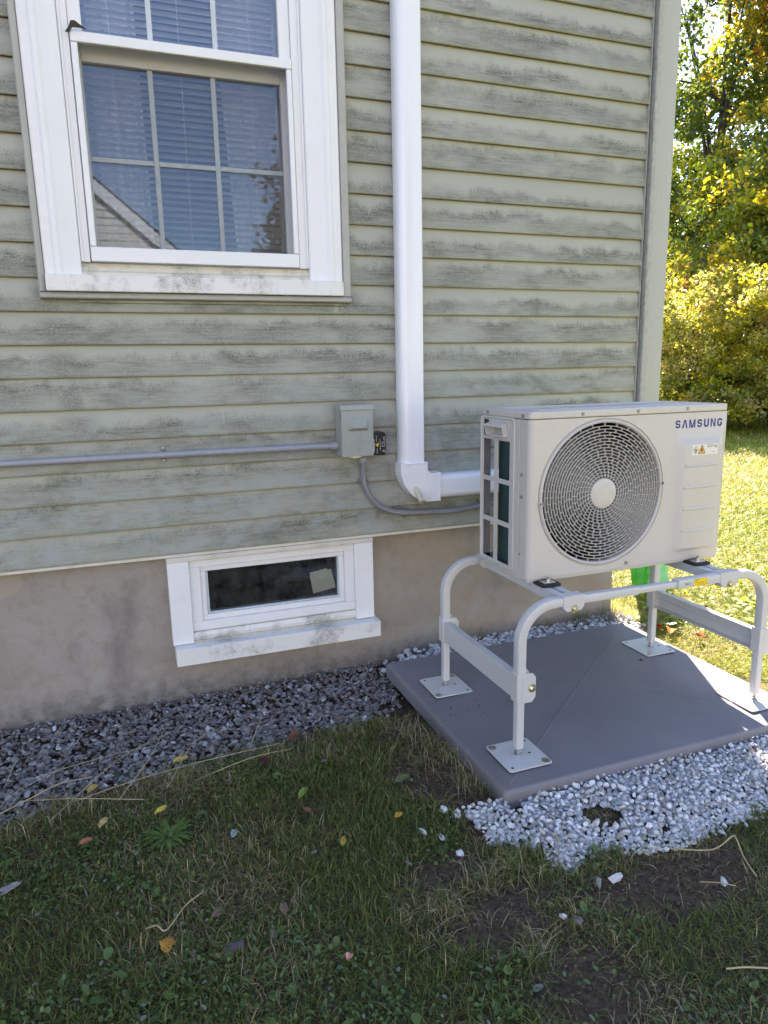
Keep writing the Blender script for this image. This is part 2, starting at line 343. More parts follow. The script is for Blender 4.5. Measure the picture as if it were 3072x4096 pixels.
k = NM('bark'); p = k.pos(); n = k.noise(k.scale(p, (9, 9, 1.5)), 1, 5, .7); k.col(k.mix(k.ramp(n, .3, .7), (.035, .028, .022), (.12, .10, .08))).set(.95, spec=.1); k.bump(n, .8, .03); M['bark'] = k.m
# ground soil
k = NM('soil_and_thatch'); p = k.pos(); sx = k.n('SeparateXYZ'); k.l(p, sx.inputs[0]); n1 = k.noise(p, 7, 5, .65); n2 = k.noise(p, 55, 5, .7); n3 = k.noise(p, 1.3, 4)
soil = k.mix(k.ramp(n2, .3, .7), (.050, .035, .025), (.135, .096, .068)); soil = k.mix(k.math('MULTIPLY', k.ramp(n1, .5, .7), .5), soil, (.045, .050, .022))
th_ = k.mix(k.ramp(n2, .35, .65), (.17, .18, .05), (.36, .34, .12)); th_ = k.mix(k.ramp(n3, .4, .7), th_, (.22, .27, .06))
yard = k.ramp(sx.outputs[0], 2.15, 2.4)
k.col(k.mix(yard, soil, th_)).set(.95, spec=.1); k.bump(k.math('ADD', n2, n1), .9, .012); M['soil'] = k.m
M['bag'] = None

# ------------------------------------------------------------------ ground
def gz(x, y):
    """ground height: lawn, a shallow trough of gravel along the foundation"""
    x = np.asarray(x, float); y = np.asarray(y, float)
    trough = sstep(-.80, -.10, y)*(1-sstep(2.15, 2.45, x))*(.085-.014*np.clip(x+.6, -1, 3))
    trough = trough*(1-sstep(.0, .5, y-8.2))
    return -.566-trough+.016*(fbm(x, y, .55, 3)-.5)+.010*(fbm(x, y, .11, 9)-.5)-.018*sstep(-.5, -3, x)
def axis(lo, hi, step, far, grow=1.35):
    a = list(np.arange(lo, hi+1e-6, step)); d = step; v = hi
    while v < far: d *= grow; v += d; a.append(v)
    d = step; v = lo
    while v > -far: d *= grow; v -= d; a.insert(0, v)
    return np.array(a)
ax_, ay_ = axis(-1.0, 3.2, .022, 400), axis(-2.4, .3, .022, 400)
GX, GY = np.meshgrid(ax_, ay_); GZ = gz(GX, GY); nx, ny = len(ax_), len(ay_)
GV = np.c_[GX.ravel(), GY.ravel(), GZ.ravel()]; ii = (np.arange(ny-1)[:, None]*nx+np.arange(nx-1)[None]).ravel()
GF = np.concatenate([np.c_[ii, ii+1, ii+nx+1], np.c_[ii, ii+nx+1, ii+nx]])
tag(trimesh('ground', GV, GF, M['soil']), 'dark brown soil under the lawn and gravel', 'ground', kind='structure')

# ------------------------------------------------------------------ house
HX0, HX1, HY1, HTOP = -6.5, 2.43, 8.2, 5.26
house = thing('house', (-2.0, 4.0, -.9), 'two-storey house with mildewed sage vinyl siding and tan concrete foundation', 'house')
WX0, WX1, WZ0, WZ1 = -.242, .879, .956, 2.42       # big window, outer trim
def board(x0, x1, kk, y_off=0.0):
    z0 = kk*P; n = max(2, int((x1-x0)/.12)+1); xs_ = np.linspace(x0, x1, n)
    dz = .0016*(vnoise(xs_+kk*31.7, xs_*0+kk, .9, 5)-.5)+.0008*(vnoise(xs_+kk*3.7, xs_*0+kk, .2, 6)-.5); dy = .0022*(vnoise(xs_+kk*11.3, xs_*0+kk, .35, 8)-.5)
    prof = [(.0120, .0010), (.0040, -.0008), (.0012, .0006), (.0, .0045), (.0006, .012), (.0185, P+.001), (.0195, P+.008)]
    m = MB(); vs_ = []
    for x, a, b in zip(xs_, dz, dy):
        for y, z in prof: vs_.append((x, y+b+y_off, z0+z+a))
    q = len(prof); fs = [(i*q+j, i*q+j+1, (i+1)*q+j+1, (i+1)*q+j) for i in range(n-1) for j in range(q-1)]
    m.add(vs_, fs); return m.build('siding_board', M['siding'], house, smooth=28)
seams = {0: .712, 1: .712, 2: -.93, 3: -.93, 4: 1.026, 5: 1.026, 8: -1.6, 9: -1.6}
for kk in range(0, 46):
    spans = [(HX0, 2.306)]
    if 9 <= kk and kk*P < WZ1-.02: spans = [(HX0, WX0+.012), (WX1-.012, 2.306)]
    for a, b in spans:
        if kk in seams and a < seams[kk] < b:
            board(a, seams[kk]+.02, kk, -.0016); board(seams[kk]-.012, b, kk)
        else: board(a, b, kk)
# structural wall behind the boards, with openings
m = MB(); y0, y1 = .0225, .13
for x0, x1, z0, z1 in ((HX0, -.12, 0, HTOP), (.74, HX1-.02, 0, HTOP), (-.12, .74, 0, 1.03), (-.12, .74, 2.40, HTOP)): m.box(x0+.0005, x1-.0005, y0, y1, z0+.0005, z1-.0005)
m.build('front_wall', M['inner'], house, smooth=0)
m = MB().box(HX0+.02, HX1-.03, HY1-.14, HY1, 0, HTOP); m.build('back_wall', M['jtrim'], house, smooth=0)
for xw, s in ((HX1-.012, 1), (HX0+.012, -1)):
    m = MB()
    for kk in range(46):
        z0 = kk*P; m.add([(xw+s*.011, .02, z0), (xw+s*.011, HY1, z0), (xw, HY1, z0+P), (xw, .02, z0+P), (xw-s*.02, .02, z0), (xw-s*.02, HY1, z0)], [(0, 1, 2, 3), (4, 5, 1, 0)])
    m.box(min(xw-s*.13, xw-s*.022), max(xw-s*.13, xw-s*.022), .135, HY1-.145, 0, HTOP)
    m.build('side_wall', M['siding'], house, smooth=20)
# corner post (hollow vinyl corner trim)
m = MB().prism([(2.316, .012), (2.316, -.016), (2.3185, -.0205), (2.324, -.022), (2.4245, -.022), (2.430, -.0195), (2.4325, -.014), (2.4325, .095), (2.42, .095), (2.42, .012)], 'z', -.02, HTOP)
m.build('corner_post', M['corner'], house, smooth=25)
MB().prism([(2.302, .0185), (2.302, .0), (2.3045, -.001), (2.3045, .0165), (2.3155, .0165), (2.3155, .0185)], 'z', -.01, HTOP).build('corner_channel', M['corner'], house)
# starter strip and foundation (with the basement window opening)
FY = .055; FX1 = 2.262
box('starter_strip', M['starter'], house, HX0, 2.314, .0035, .05, -.0135, -.0015, bev=.001)
m = MB()
for x0, x1, z0, z1 in ((HX0+.1, .14, -1.3, -.014), (.93, FX1, -1.3, -.014), (.14, .93, -1.3, -.40)):
    m.box(x0, x1, FY, FY+.22, z0, z1)
m.box(FX1-.22, FX1, FY+.2205, HY1-.1, -1.3, -.016); m.box(HX0+.1, HX0+.32, FY+.2205, HY1-.1, -1.3, -.016); m.box(HX0+.33, FX1-.221, HY1-.32, HY1-.1, -1.3, -.016)
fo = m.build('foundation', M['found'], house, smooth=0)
MB().box(HX0+.02, HX1-.03, .131, HY1-.141, -.012, .0).build('floor_deck', M['inner'], house, smooth=0)
MB().box(HX0+.33, FX1-.22, FY+.221, HY1-.33, -1.3, -1.25).build('cellar_floor', M['found'], house, smooth=0)
MB().box(HX0+.15, HX1-.15, .14, HY1-.15, 2.62, 2.66).build('ceiling', M['inner'], house, smooth=0)
# roof
rz = 2.35; ov = .35
rp = [(-ov, HTOP+.0-.02), (HY1/2, HTOP+rz), (HY1+ov, HTOP-.02), (HY1+ov, HTOP+.12), (HY1/2, HTOP+rz+.14), (-ov, HTOP+.12)]
MB().prism(rp, 'x', HX0-.3, HX1+.25).build('roof', M['roof'], house, smooth=0)
for xg in (HX0+.02, HX1-.05): MB().prism([(.02, HTOP+.002), (HY1-.02, HTOP+.002), (HY1/2, HTOP+rz-.07)], 'x', xg, xg+.03).build('gable', M['siding'], house, smooth=0)
box('fascia', M['trim'], house, HX0-.3, HX1+.25, -ov-.025, -ov-.002, HTOP-.06, HTOP+.13)

# ---- big double-hung window
win = thing('window', (.30, .0, .956), parent=house)
j = M['jtrim']; jw = .0225
def jstrip(poly, ax, a0, a1): return MB().prism(poly, ax, a0, a1).build('trim_channel', j, win, smooth=30)
# bottom, left, right channels: rounded profile, mitred look by butting
jstrip([(.012, WZ0), (-.022, WZ0), (-.028, WZ0+.004), (-.029, WZ0+.012), (-.024, WZ0+jw-.003), (-.018, WZ0+jw), (.012, WZ0+jw)], 'x', WX0+.0, WX1)
jstrip([(WX0, .012), (WX0, -.022), (WX0+.004, -.0275), (WX0+.012, -.0285), (WX0+jw-.003, -.024), (WX0+jw, -.018), (WX0+jw, .012)], 'z', WZ0+jw+.0006, WZ1)
jstrip([(WX1, .012), (WX1, -.022), (WX1-.004, -.0275), (WX1-.012, -.0285), (WX1-jw-.006, -.024), (WX1-jw-.009, -.018), (WX1-jw-.009, .012)], 'z', WZ0+jw+.0006, WZ1)
jstrip([(.012, WZ1), (-.022, WZ1), (-.029, WZ1+.012), (-.02, WZ1+jw), (.012, WZ1+jw)], 'x', WX0, WX1)
# thin drip line of siding accessory beneath
box('undersill_trim', M['siding'], win, WX0+.12, WX1-.012, -.006, .01, WZ0-.011, WZ0-.0008, bev=.001)
box('sill', M['sill_dirty'], win, -.2185, .8455, -.040, .06, .9795, 1.0355, bev=.003)
t = M['trim']
def casing(x0, x1, flip):
    w = x1-x0; pr = [(0, .012), (0, -.020), (.004, -.0235), (.030, -.0235), (.038, -.031), (.052, -.031), (.060, -.0235), (.064, -.022), (w-.004, -.018), (w, -.013), (w, .012)]
    pr = [((x1-u) if flip else (x0+u), y) for u, y in pr]
    return MB().prism(pr, 'z', 1.0365, WZ1-.001).build('casing', t, win, smooth=35)
casing(-.2185, -.100, False); casing(.716, .8455, True)
# outer frame of the window unit
box('frame_jamb', t, win, -.0995, -.069, -.004, .10, 1.082, WZ1-.002); box('frame_jamb', t, win, .680, .7155, -.004, .10, 1.082, WZ1-.002)
box('frame_stop', t, win, -.0985, -.0905, -.010, -.0045, 1.083, WZ1-.002, bev=.001); box('frame_stop', t, win, .7065, .715, -.010, -.0045, 1.083, WZ1-.002, bev=.001)
MB().prism([(-.012, 1.0365), (-.012, 1.047), (-.001, 1.055), (.002, 1.0665), (.010, 1.068), (.012, 1.0805), (.10, 1.085), (.10, 1.0365)], 'x', -.0995, .7155).build('subsill', M['subsill'], win, smooth=20)
# insect screen on the lower half, with its frame
scf = thing('insect_screen', (.305, -.01, 1.082), parent=win)
box('rail', t, scf, -.0655, .6765, -.016, .004, 1.0835, 1.1325, bev=.003); box('rail', t, scf, -.0655, .6765, -.0165, .004, 1.7745, 1.8075, bev=.003)
box('stile', t, scf, -.0655, -.0445, -.0155, .004, 1.1335, 1.7735, bev=.003); box('stile', t, scf, .6575, .6765, -.0155, .004, 1.1335, 1.7735, bev=.003)
MB().add([(-.0445, -.003, 1.1325), (.6575, -.003, 1.1325), (.6575, -.003, 1.7745), (-.0445, -.003, 1.7745)], [(0, 1, 2, 3)]).build('screen_mesh', M['screen'], scf, smooth=0, recalc=False)
# lower sash, set back behind the screen
def sash(name, x0, x1, z0, z1, y, sw, rb, rt, mun, mz):
    s_ = thing(name, ((x0+x1)/2, y, z0), parent=win)
    box('stile', t, s_, x0, x0+sw, y, y+.03, z0, z1, bev=.003); box('stile', t, s_, x1-sw, x1, y, y+.03, z0, z1, bev=.003)
    box('rail', t, s_, x0+sw+.0003, x1-sw-.0003, y+.0006, y+.03, z0, z0+rb, bev=.003); box('rail', t, s_, x0+sw+.0003, x1-sw-.0003, y+.0006, y+.03, z1-rt, z1, bev=.003)
    for xm in mun: box('muntin', M['muntin'], s_, xm-.009, xm+.009, y+.011, y+.0165, z0+rb, z1-rt, bev=.002)
    for zm in mz:
        e = [x0+sw]+[q for xm in mun for q in (xm-.0095, xm+.0095)]+[x1-sw]
        for a, b in zip(e[::2], e[1::2]): box('muntin', M['muntin'], s_, a, b, y+.0115, y+.0162, zm-.0085, zm+.0085, bev=.002)
    e = [x0+sw]+mun+[x1-sw]; ez = [z0+rb]+mz+[z1-rt]
    for a, b in zip(e, e[1:]):
        for c, d in zip(ez, ez[1:]): MB().add([(a, y+.019, c), (b, y+.019, c), (b, y+.019, d), (a, y+.019, d)], [(0, 1, 2, 3)]).build('pane', M['glass'], s_, smooth=0, recalc=False)
sash('lower_sash', -.068, .679, 1.086, 1.80, .058, .030, .045, .055, [.1835, .402], [1.4385])
sash('upper_sash', -.0685, .6795, 1.8085, 2.395, .004, .0425, .008, .045, [.1905, .4105], [2.10])

# blind, curtains, dead leaf, room
bl = thing('window_blind', (.30, .125, 1.10), 'white horizontal mini blind hanging inside the big window', 'blind')
sl = MB(); nn = 5; a = []
for i in range(nn):
    u = i/(nn-1)-.5; a.append((u*.025, .0022*(1-4*u*u)))
ca, sa = math.cos(R(-14)), math.sin(R(-14)); pts = [(u*ca-w_*sa, u*sa+w_*ca) for u, w_ in a]
vs_ = [(x, y, z) for x in (-.34, .34) for y, z in pts]; sl.add(vs_, [(i, i+1, i+1+nn, i+nn) for i in range(nn-1)])
me0 = bpy.data.meshes.new('slat'); me0.from_pydata(vs_, [], sl.f); me0.shade_smooth(); me0.materials.append(M['slat'])
for i in range(54):
    o = bpy.data.objects.new('slat', me0); COL.objects.link(o); o.parent = bl
    o.location = (.002*math.sin(i*1.7), 0, .02+i*.0226); o.rotation_euler = (R(2.2*math.sin(i*2.3)), R(.18*math.sin(i*.9)), 0)
for xc in (.06, .295, .55): MB().tube([(xc, .111, 1.10), (xc, .111, 2.33)], .0011, 6).build('ladder_cord', M['slat'], bl)
box('bottom_rail', M['slat'], bl, -.04, .64, .113, .137, 1.098, 1.112, bev=.003)
def curtain(xa0, xa1, xb0, xb1, label):
    m = MB(); nx_, nz_ = 60, 16; vs_ = []
    for jz in range(nz_+1):
        v = jz/nz_; z = 1.02+1.38*v
        for i in range(nx_+1):
            u = i/nx_; x = (xa0*(1-v)+xb0*v)*(1-u)+(xa1*(1-v)+xb1*v)*u
            vs_.append((x, .215+.018*math.sin(u*26+1.2*v)+.006*math.sin(u*61), z))
    m.add(vs_, [(jz*(nx_+1)+i, jz*(nx_+1)+i+1, (jz+1)*(nx_+1)+i+1, (jz+1)*(nx_+1)+i) for jz in range(nz_) for i in range(nx_)])
    return tag(m.build('curtain', M['curtain'], smooth=180, recalc=False), label, 'curtain', 'curtains of the big window')
curtain(-.12, .165, -.12, .150, 'pale sheer curtain drawn to the left side of the big window')
curtain(.485, .80, .425, .80, 'pale sheer curtain on the right of the big window, its edge slanting')
m = MB(); m.add([(-.079, -.019, 1.7975), (-.066, -.024, 1.812), (-.058, -.030, 1.829), (-.046, -.031, 1.8305), (-.031, -.027, 1.822), (-.010, -.019, 1.8125), (-.036, -.024, 1.8125), (-.055, -.027, 1.810), (-.066, -.020, 1.797)],
               [(0, 1, 8), (1, 7, 8), (1, 2, 7), (2, 3, 7), (3, 6, 7), (3, 4, 6), (4, 5, 6)])
o = m.build('dead_leaf', plain('rotten_leaf', (.05, .04, .03), .9), smooth=0, recalc=False); md = o.modifiers.new('s', 'SOLIDIFY'); md.thickness = .002
tag(o, 'shrivelled black leaf stuck on the white window rail', 'leaf')

# ---- basement window
bw = thing('basement_window', (.53, .0, -.45), parent=house)
box('head_casing', M['starter'], bw, .097, .951, -.006, FY+.02, -.0325, -.0145, bev=.002)
box('casing', t, bw, .098, .1795, -.0035, FY+.02, -.3745, -.033, bev=.002); box('casing', t, bw, .8685, .9505, -.0035, FY+.02, -.3735, -.033, bev=.002)
MB().prism([(FY+.02, -.3755), (-.046, -.3785), (-.050, -.3815), (-.050, -.4465), (-.044, -.4485), (FY+.02, -.4485)], 'x', .105, .962).build('sill', M['sill_dirty'], bw, smooth=20)
def frame4(name, mt, x0, x1, z0, z1, wl, wr, wb, wt, y0, y1, bev=.002):
    box(name, mt, bw, x0, x1, y0, y1, z1-wt, z1, bev=bev); box(name, mt, bw, x0, x1, y0, y1, z0, z0+wb, bev=bev)
    box(name, mt, bw, x0, x0+wl, y0, y1, z0+wb+.0002, z1-wt-.0002, bev=bev); box(name, mt, bw, x1-wr, x1, y0, y1, z0+wb+.0002, z1-wt-.0002, bev=bev)
frame4('frame', t, .180, .868, -.332, -.0335, .042, .042, .038, .032, .014, .085)
frame4('sash', t, .2225, .8255, -.2935, -.066, .021, .022, .022, .021, .026, .075)
frame4('glazing_bead', M['muntin'], .2440, .8030, -.271, -.0875, .010, .004, .006, .004, .037, .07, bev=.001)
MB().prism([(.013, -.3325), (.008, -.338), (.006, -.352), (.010, -.362), (.014, -.3745), (.09, -.3745), (.09, -.3325)], 'x', .1805, .868).build('subsill', M['sill_dirty'], bw, smooth=25)
for z_, h_ in ((-.3335, .004), (-.3735, .009)): MB().prism([(.0125, z_-h_/2), (.004 if h_ > .005 else .010, z_-h_/2+.0005), (.0065 if h_ > .005 else .0105, z_+h_/2), (.0125, z_+h_/2)], 'x', .181, .8675).build('groove_mould', M['mildew'], bw, smooth=0)
MB().add([(.254, .046, -.265), (.799, .046, -.265), (.799, .046, -.0915), (.254, .046, -.0915)], [(0, 1, 2, 3)]).build('pane', M['glass_b'], bw, smooth=0, recalc=False)
m = MB(); out = [(.6905, -.2475), (.7915, -.232), (.787, -.205), (.7745, -.150), (.7745, -.1455), (.768, -.147), (.763, -.149), (.758, -.1455), (.751, -.142), (.735, -.1445), (.715, -.148), (.679, -.1525), (.6785, -.157), (.687, -.222)]
m.add([(x, .0475, z) for x, z in out], [tuple(range(len(out)))]); o = m.build('paper_note', M['paper'], smooth=0); o.modifiers.new('s', 'SOLIDIFY').thickness = .0004
tag(o, 'torn pale paper taped inside the basement window', 'paper')

# ------------------------------------------------------------------ line-set cover, electrical
pc = thing('pipe_cover', (1.15, 0, .13), 'white plastic pipe cover running down the siding and turning to the unit', 'pipe cover')
D = M['duct']
prof = [(1.067, .004), (1.067, -.034), (1.070, -.043), (1.077, -.052), (1.087, -.0575), (1.098, -.060), (1.160, -.060), (1.169, -.0575), (1.175, -.052), (1.178, -.043), (1.179, -.034), (1.179, .004)]
prof = [(x+.006 if x < 1.12 else x, y) for x, y in prof]
MB().prism(prof, 'z', .296, HTOP-.3).build('vertical_cover', D, pc, smooth=50)
MB().box(1.0715, 1.0728, -.030, .0, .31, HTOP-.3).build('cover_lip', D, pc, smooth=0)
hp = [(.004, .1405), (-.036, .1405), (-.050, .146), (-.0585, .157), (-.060, .168), (-.060, .222), (-.0585, .233), (-.050, .241), (-.036, .2445), (.004, .2445)]
MB().prism(hp, 'x', 1.232, 1.90).build('horizontal_cover', D, pc, smooth=50)
el = [(1.0565, .3035), (1.0565, .262)]
el += [(1.2+.1435*math.cos(R(a_)), .278+.1435*math.sin(R(a_))) for a_ in range(186, 271, 6)]
el += [(1.2415, .1345), (1.2415, .2565)]
el += [(1.205+.022*math.cos(R(a_)), .2785+.022*math.sin(R(a_))) for a_ in range(270, 179, -18)]
el += [(1.183, .3035)]
el = [(x+.006*max(0, min(1, (1.16-x)/.06)), z) for x, z in el]
eo = MB().prism(el, 'y', .004, -.069).build('elbow', D, pc, smooth=40, bev=.011, seg=4)
box('elbow_collar', D, pc, 1.0605, 1.185, -.0705, .003, .2985, .3055, bev=.002); box('elbow_collar', D, pc, 1.2375, 1.2435, -.0705, .003, .1325, .2585, bev=.002)
for x, z in ((1.0785, .254), (1.1815, .2555), (1.1945, .151), (1.0995, .2955)):
    r_ = .0058 if x != 1.0995 else .0022
    s_ = MB().lathe([(0, -.0022), (r_*.8, -.0020), (r_, -.0008), (r_, .001)], (x, -.0690, z), (0, 1, 0), 16).build('screw', D if r_ > .003 else M['zinc'], pc)
    if r_ > .003: MB().add([(x-.0045, -.0716, z-.0014), (x+.004, -.0716, z+.0004), (x+.0045, -.0716, z+.0014), (x-.004, -.0716, z-.0004)], [(0, 1, 2, 3)]).build('screw_slot', M['conduit'], s_, smooth=0)
dv = Vector((.12, -.62, -.60)).normalized(); pr = [(.0, .012)]
pr = [(.0115, -.012)]
for i in range(26): pr += [(.0118+.0010*(i % 2), i*.0027)]
L_ = 26*.0027; pr += [(.0128, L_), (.0098, L_), (.0092, L_-.03)]
MB().lathe(pr, (1.128, -.066, .192), dv, 20).build('drain_hose', M['cream'], pc, smooth=60)

# electrical disconnect
BX0, BX1, BZ0, BZ1, BY = .800, .936, .351, .5575, -.088
db = thing('disconnect_box', (.868, 0, .351), 'grey-green metal electrical box with raised panel on the siding', 'electrical box')
B = M['box']
box('enclosure', B, db, BX0+.001, BX1-.001, BY+.004, .0, BZ0+.0015, BZ1-.004, bev=.002)
cv = MB(); W_, H_ = BX1-BX0, BZ1-BZ0
def bxz(u, v): return BX0+u*W_, BZ1-v*H_
x0, z1 = bxz(.20, .255); x1, z0 = bxz(.85, .505); xi0, zi1 = bxz(.315, .335); xi1, zi0 = bxz(.745, .445)
cy = BY-.001
ring = rrect(x0, x1, z0, z1, .006, 3); ring2 = rrect(xi0, xi1, zi0, zi1, .003, 3); n_ = len(ring)
outer = rrect(BX0+.0012, BX1-.0012, BZ0, BZ1-.020, .0015, 3)
cv.add([(x, cy, z) for x, z in outer]+[(x, cy, z) for x, z in ring]+[(x, cy-.0185, z) for x, z in ring2], [(i, (i+1) % n_, (i+1) % n_+n_, i+n_) for i in range(n_)]+[(n_+i, n_+(i+1) % n_, 2*n_+(i+1) % n_, 2*n_+i) for i in range(n_)]+[tuple(range(2*n_, 3*n_))])
cv.add([(x, cy, z) for x, z in outer]+[(x, cy+.006, z) for x, z in outer], [(i, (i+1) % n_, (i+1) % n_+n_, i+n_) for i in range(n_)])
cov = cv.build('cover', B, db, smooth=25)
m = MB(); cx, cz = bxz(.535, .745)
for (rx, rz_) in ((.030, .0125),):
    pth = [(cx+rx*math.cos(a_), cy-.0002, cz+rz_*math.sin(a_)) for a_ in np.linspace(0, 2*math.pi, 41)]
    m.tube(pth, .0011, 6, False)
for dx in (-.012, -.006, .006, .012): m.tube([(cx+dx, cy-.0002, cz-.004), (cx+dx, cy-.0002, cz+.022)], .0009, 6)
m.tube([(cx-.006, cy-.0002, cz+.006), (cx+.006, cy-.0002, cz+.006)], .0009, 6)
m.build('embossed_emblem', B, cov)
text('embossed_name', 'HALEX', B, cov, (cx-.0205, cy, cz-.0285), .0115, ext=.0009, sx=1.15)
hd = MB().prism([(.0, BZ1-.022), (BY-.004, BZ1-.022), (BY-.0055, BZ1-.020), (BY-.0045, BZ1-.002), (BY+.002, BZ1+.001), (.0, BZ1+.003)], 'x', BX0-.0025, BX1+.0025).build('hood', B, db, bev=.001)
for xs_ in (BX0-.003, BX1+.0012): MB().prism([(-.002, BZ1-.0225), (BY+.004, BZ1-.0225), (BY+.004, BZ1-.045), (BY+.012, BZ1-.054), (BY+.030, BZ1-.054), (BY+.046, BZ1-.034), (-.002, BZ1-.034)], 'x', xs_, xs_+.0015).build('hood_flap', B, db, smooth=0)
m = MB().prism([(.858+.025*math.cos(R(a_)), BZ0-.0005+.006*math.sin(R(a_))) for a_ in range(180, 361, 15)], 'y', BY-.0015, BY+.001); m.build('latch_tab', M['zinc'], db)
# surge protector
sp = thing('surge_protector', (.975, 0, .345), 'black surge protector with white print on the right of the electrical box', 'surge protector')
out = [(.938, .352), (.943, .3465), (.9985, .3445), (1.003, .350), (1.003, .432), (.999, .437), (.990, .4415), (.944, .4415), (.938, .436)]
sb = MB().prism(out, 'y', .0, -.052).build('case', M['black_plastic'], sp, bev=.003, seg=3)
yk = -.0527
def mark(pts, mt, dy=0, parent=sb, name='print'):
    return MB().add([(x, yk-dy, z) for x, z in pts], [tuple(range(len(pts)))]).build(name, mt, parent, smooth=0)
m = MB(); rr_ = random.Random(3); z = .359
while z < .413:
    h = rr_.uniform(.0018, .0036); xw = rr_.uniform(.0022, .0040); xl = .9475+rr_.uniform(0, .0008); m.add([(xl, yk, z), (xl+xw, yk, z), (xl+xw, yk, z+h), (xl, yk, z+h)], [(0, 1, 2, 3)]); z += h+.0008
for x, za, zb in ((.962, .352, .372), (.9595, .403, .426), (.9945, .402, .424), (.9905, .410, .419), (.9975, .352, .362)):
    z = za
    while z < zb: h = rr_.uniform(.0008, .002); m.add([(x, yk, z), (x+.0016, yk, z), (x+.0016, yk, z+h), (x, yk, z+h)], [(0, 1, 2, 3)]); z += h+.0005
m.add([(.9765, yk, .366), (.9778, yk, .366), (.9762, yk, .413), (.9750, yk, .413)], [(0, 1, 2, 3)])
for a0 in range(0, 360, 20):
    c_ = [(.9915+r_*math.cos(R(a_)), .3625+r_*math.sin(R(a_))) for r_, a_ in ((.0036, a0), (.0047, a0), (.0047, a0+20), (.0036, a0+20))]; m.add([(x, yk, z) for x, z in c_], [(0, 1, 2, 3)])
m.add([(.990, yk, .361), (.9918, yk, .361), (.9932, yk, .3655), (.9912, yk, .3645)], [(0, 1, 2, 3)])
for p4 in (((.9845, .3805), (.9955, .3805), (.9955, .3818), (.9845, .3818)), ((.9845, .3988), (.9955, .3988), (.9955, .4), (.9845, .4)), ((.9845, .3818), (.9857, .3818), (.9857, .3988), (.9845, .3988)), ((.9943, .3818), (.9955, .3818), (.9955, .3988), (.9943, .3988))): m.add([(x, yk, z) for x, z in p4], [(0, 1, 2, 3)])
m.build('white_print', M['white_ink'], sb, smooth=0)
mark([(.955, .388), (.9685, .383), (.9695, .398)], M['yellow_ink'], .0001); mark([(.9555, .391), (.9605, .3925), (.9565, .399)], M['red_ink'], .00005); mark([(.9600, .3845), (.9660, .3795), (.9680, .3835)], M['orange_ink'], .00006)

# conduits
def strap(c, vertical, r, label, wall=0.0):
    s_ = thing('pipe_strap', (c[0], wall, c[1]), label, 'strap', 'straps holding the grey conduits')
    n_ = 14; m = MB(); ax = Vector((1, 0, 0)) if vertical else Vector((0, 0, 1)); ot = Vector((0, 0, 1)) if vertical else Vector((1, 0, 0)); cc = Vector((c[0], -r-.004, c[1]))
    path = [cc+ot*(r+.0165)+Vector((0, r+.0025, 0)), cc+ot*(r+.002)+Vector((0, r+.0025, 0))]+[cc+ot*(r+.0013)*math.cos(R(a_))-Vector((0, 1, 0))*(r+.0013)*math.sin(R(a_)) for a_ in range(0, 181, 15)]+[cc-ot*(r+.002)+Vector((0, r+.0025, 0)), cc-ot*(r+.0165)+Vector((0, r+.0025, 0))]
    m.sweep(path, [(-.0008, -.0075), (.0008, -.0075), (.0008, .0075), (-.0008, .0075)], ax); m.build('band', M['strap'], s_, smooth=40)
    for sg in (1, -1):
        pc_ = cc+ot*sg*(r+.011); MB().lathe([(0, -.0045), (.0036, -.0038), (.0042, -.0012), (.0058, -.001), (.006, .001)], (pc_.x, -.0015, pc_.z), (0, 1, 0), 14).build('screw', M['screw'], s_)
cr = thing('rigid_conduit', (.2, -.02, .38), 'straight grey plastic conduit running left from the electrical box', 'conduit')
MB().tube([(-6, -.021, .3945), (-2, -.0215, .3945), (.12, -.0225, .3938), (.5, -.026, .393), (.80, -.032, .3925)], .0128, 20).build('pipe', M['conduit'], cr, smooth=60)
MB().lathe([(.0132, -.03), (.0162, -.03), (.0168, -.028), (.0168, 0), (.015, 0)], (.7995, -.032, .3925), (1, 0, 0), 24).build('box_adapter', M['conduit'], cr)
strap((.121, .3938), True, .0128, 'grey strap halfway along the straight conduit')
def catmull(pts, n=8):
    P_ = [Vector(p) for p in pts]; P_ = [P_[0]*2-P_[1]]+P_+[P_[-1]*2-P_[-2]]; out = []
    for i in range(1, len(P_)-2):
        for k_ in range(n):
            t_ = k_/n; a, b, c, d = P_[i-1:i+3]
            out.append(.5*((2*b)+(c-a)*t_+(2*a-5*b+4*c-d)*t_**2+(3*b-a-3*c+d)*t_**3))
    return out+[P_[-2]]
cf = thing('flexible_conduit', (1.0, -.02, .07), 'grey flexible conduit curving from the electrical box down to the unit', 'conduit')
fp = catmull([(.905, -.036, .352), (.9065, -.034, .315), (.909, -.026, .27), (.911, -.022, .235), (.929, -.021, .184), (.969, -.020, .131), (1.031, -.020, .098), (1.097, -.020, .085), (1.2, -.020, .079), (1.316, -.021, .074), (1.40, -.021, .079), (1.457, -.022, .086), (1.56, -.024, .10), (1.68, -.06, .125), (1.80, -.30, .17), (1.86, -.57, .20)])
MB().tube(fp, .0122, 18).build('pipe', M['flex'], cf, smooth=60)
MB().lathe([(.0145, 0), (.0145, -.010), (.0168, -.012), (.0168, -.030), (.0145, -.034), (.0125, -.036)], (.905, -.036, .351), (0, 0, 1), 8).build('connector', M['conduit'], cf, smooth=20)
m = MB()
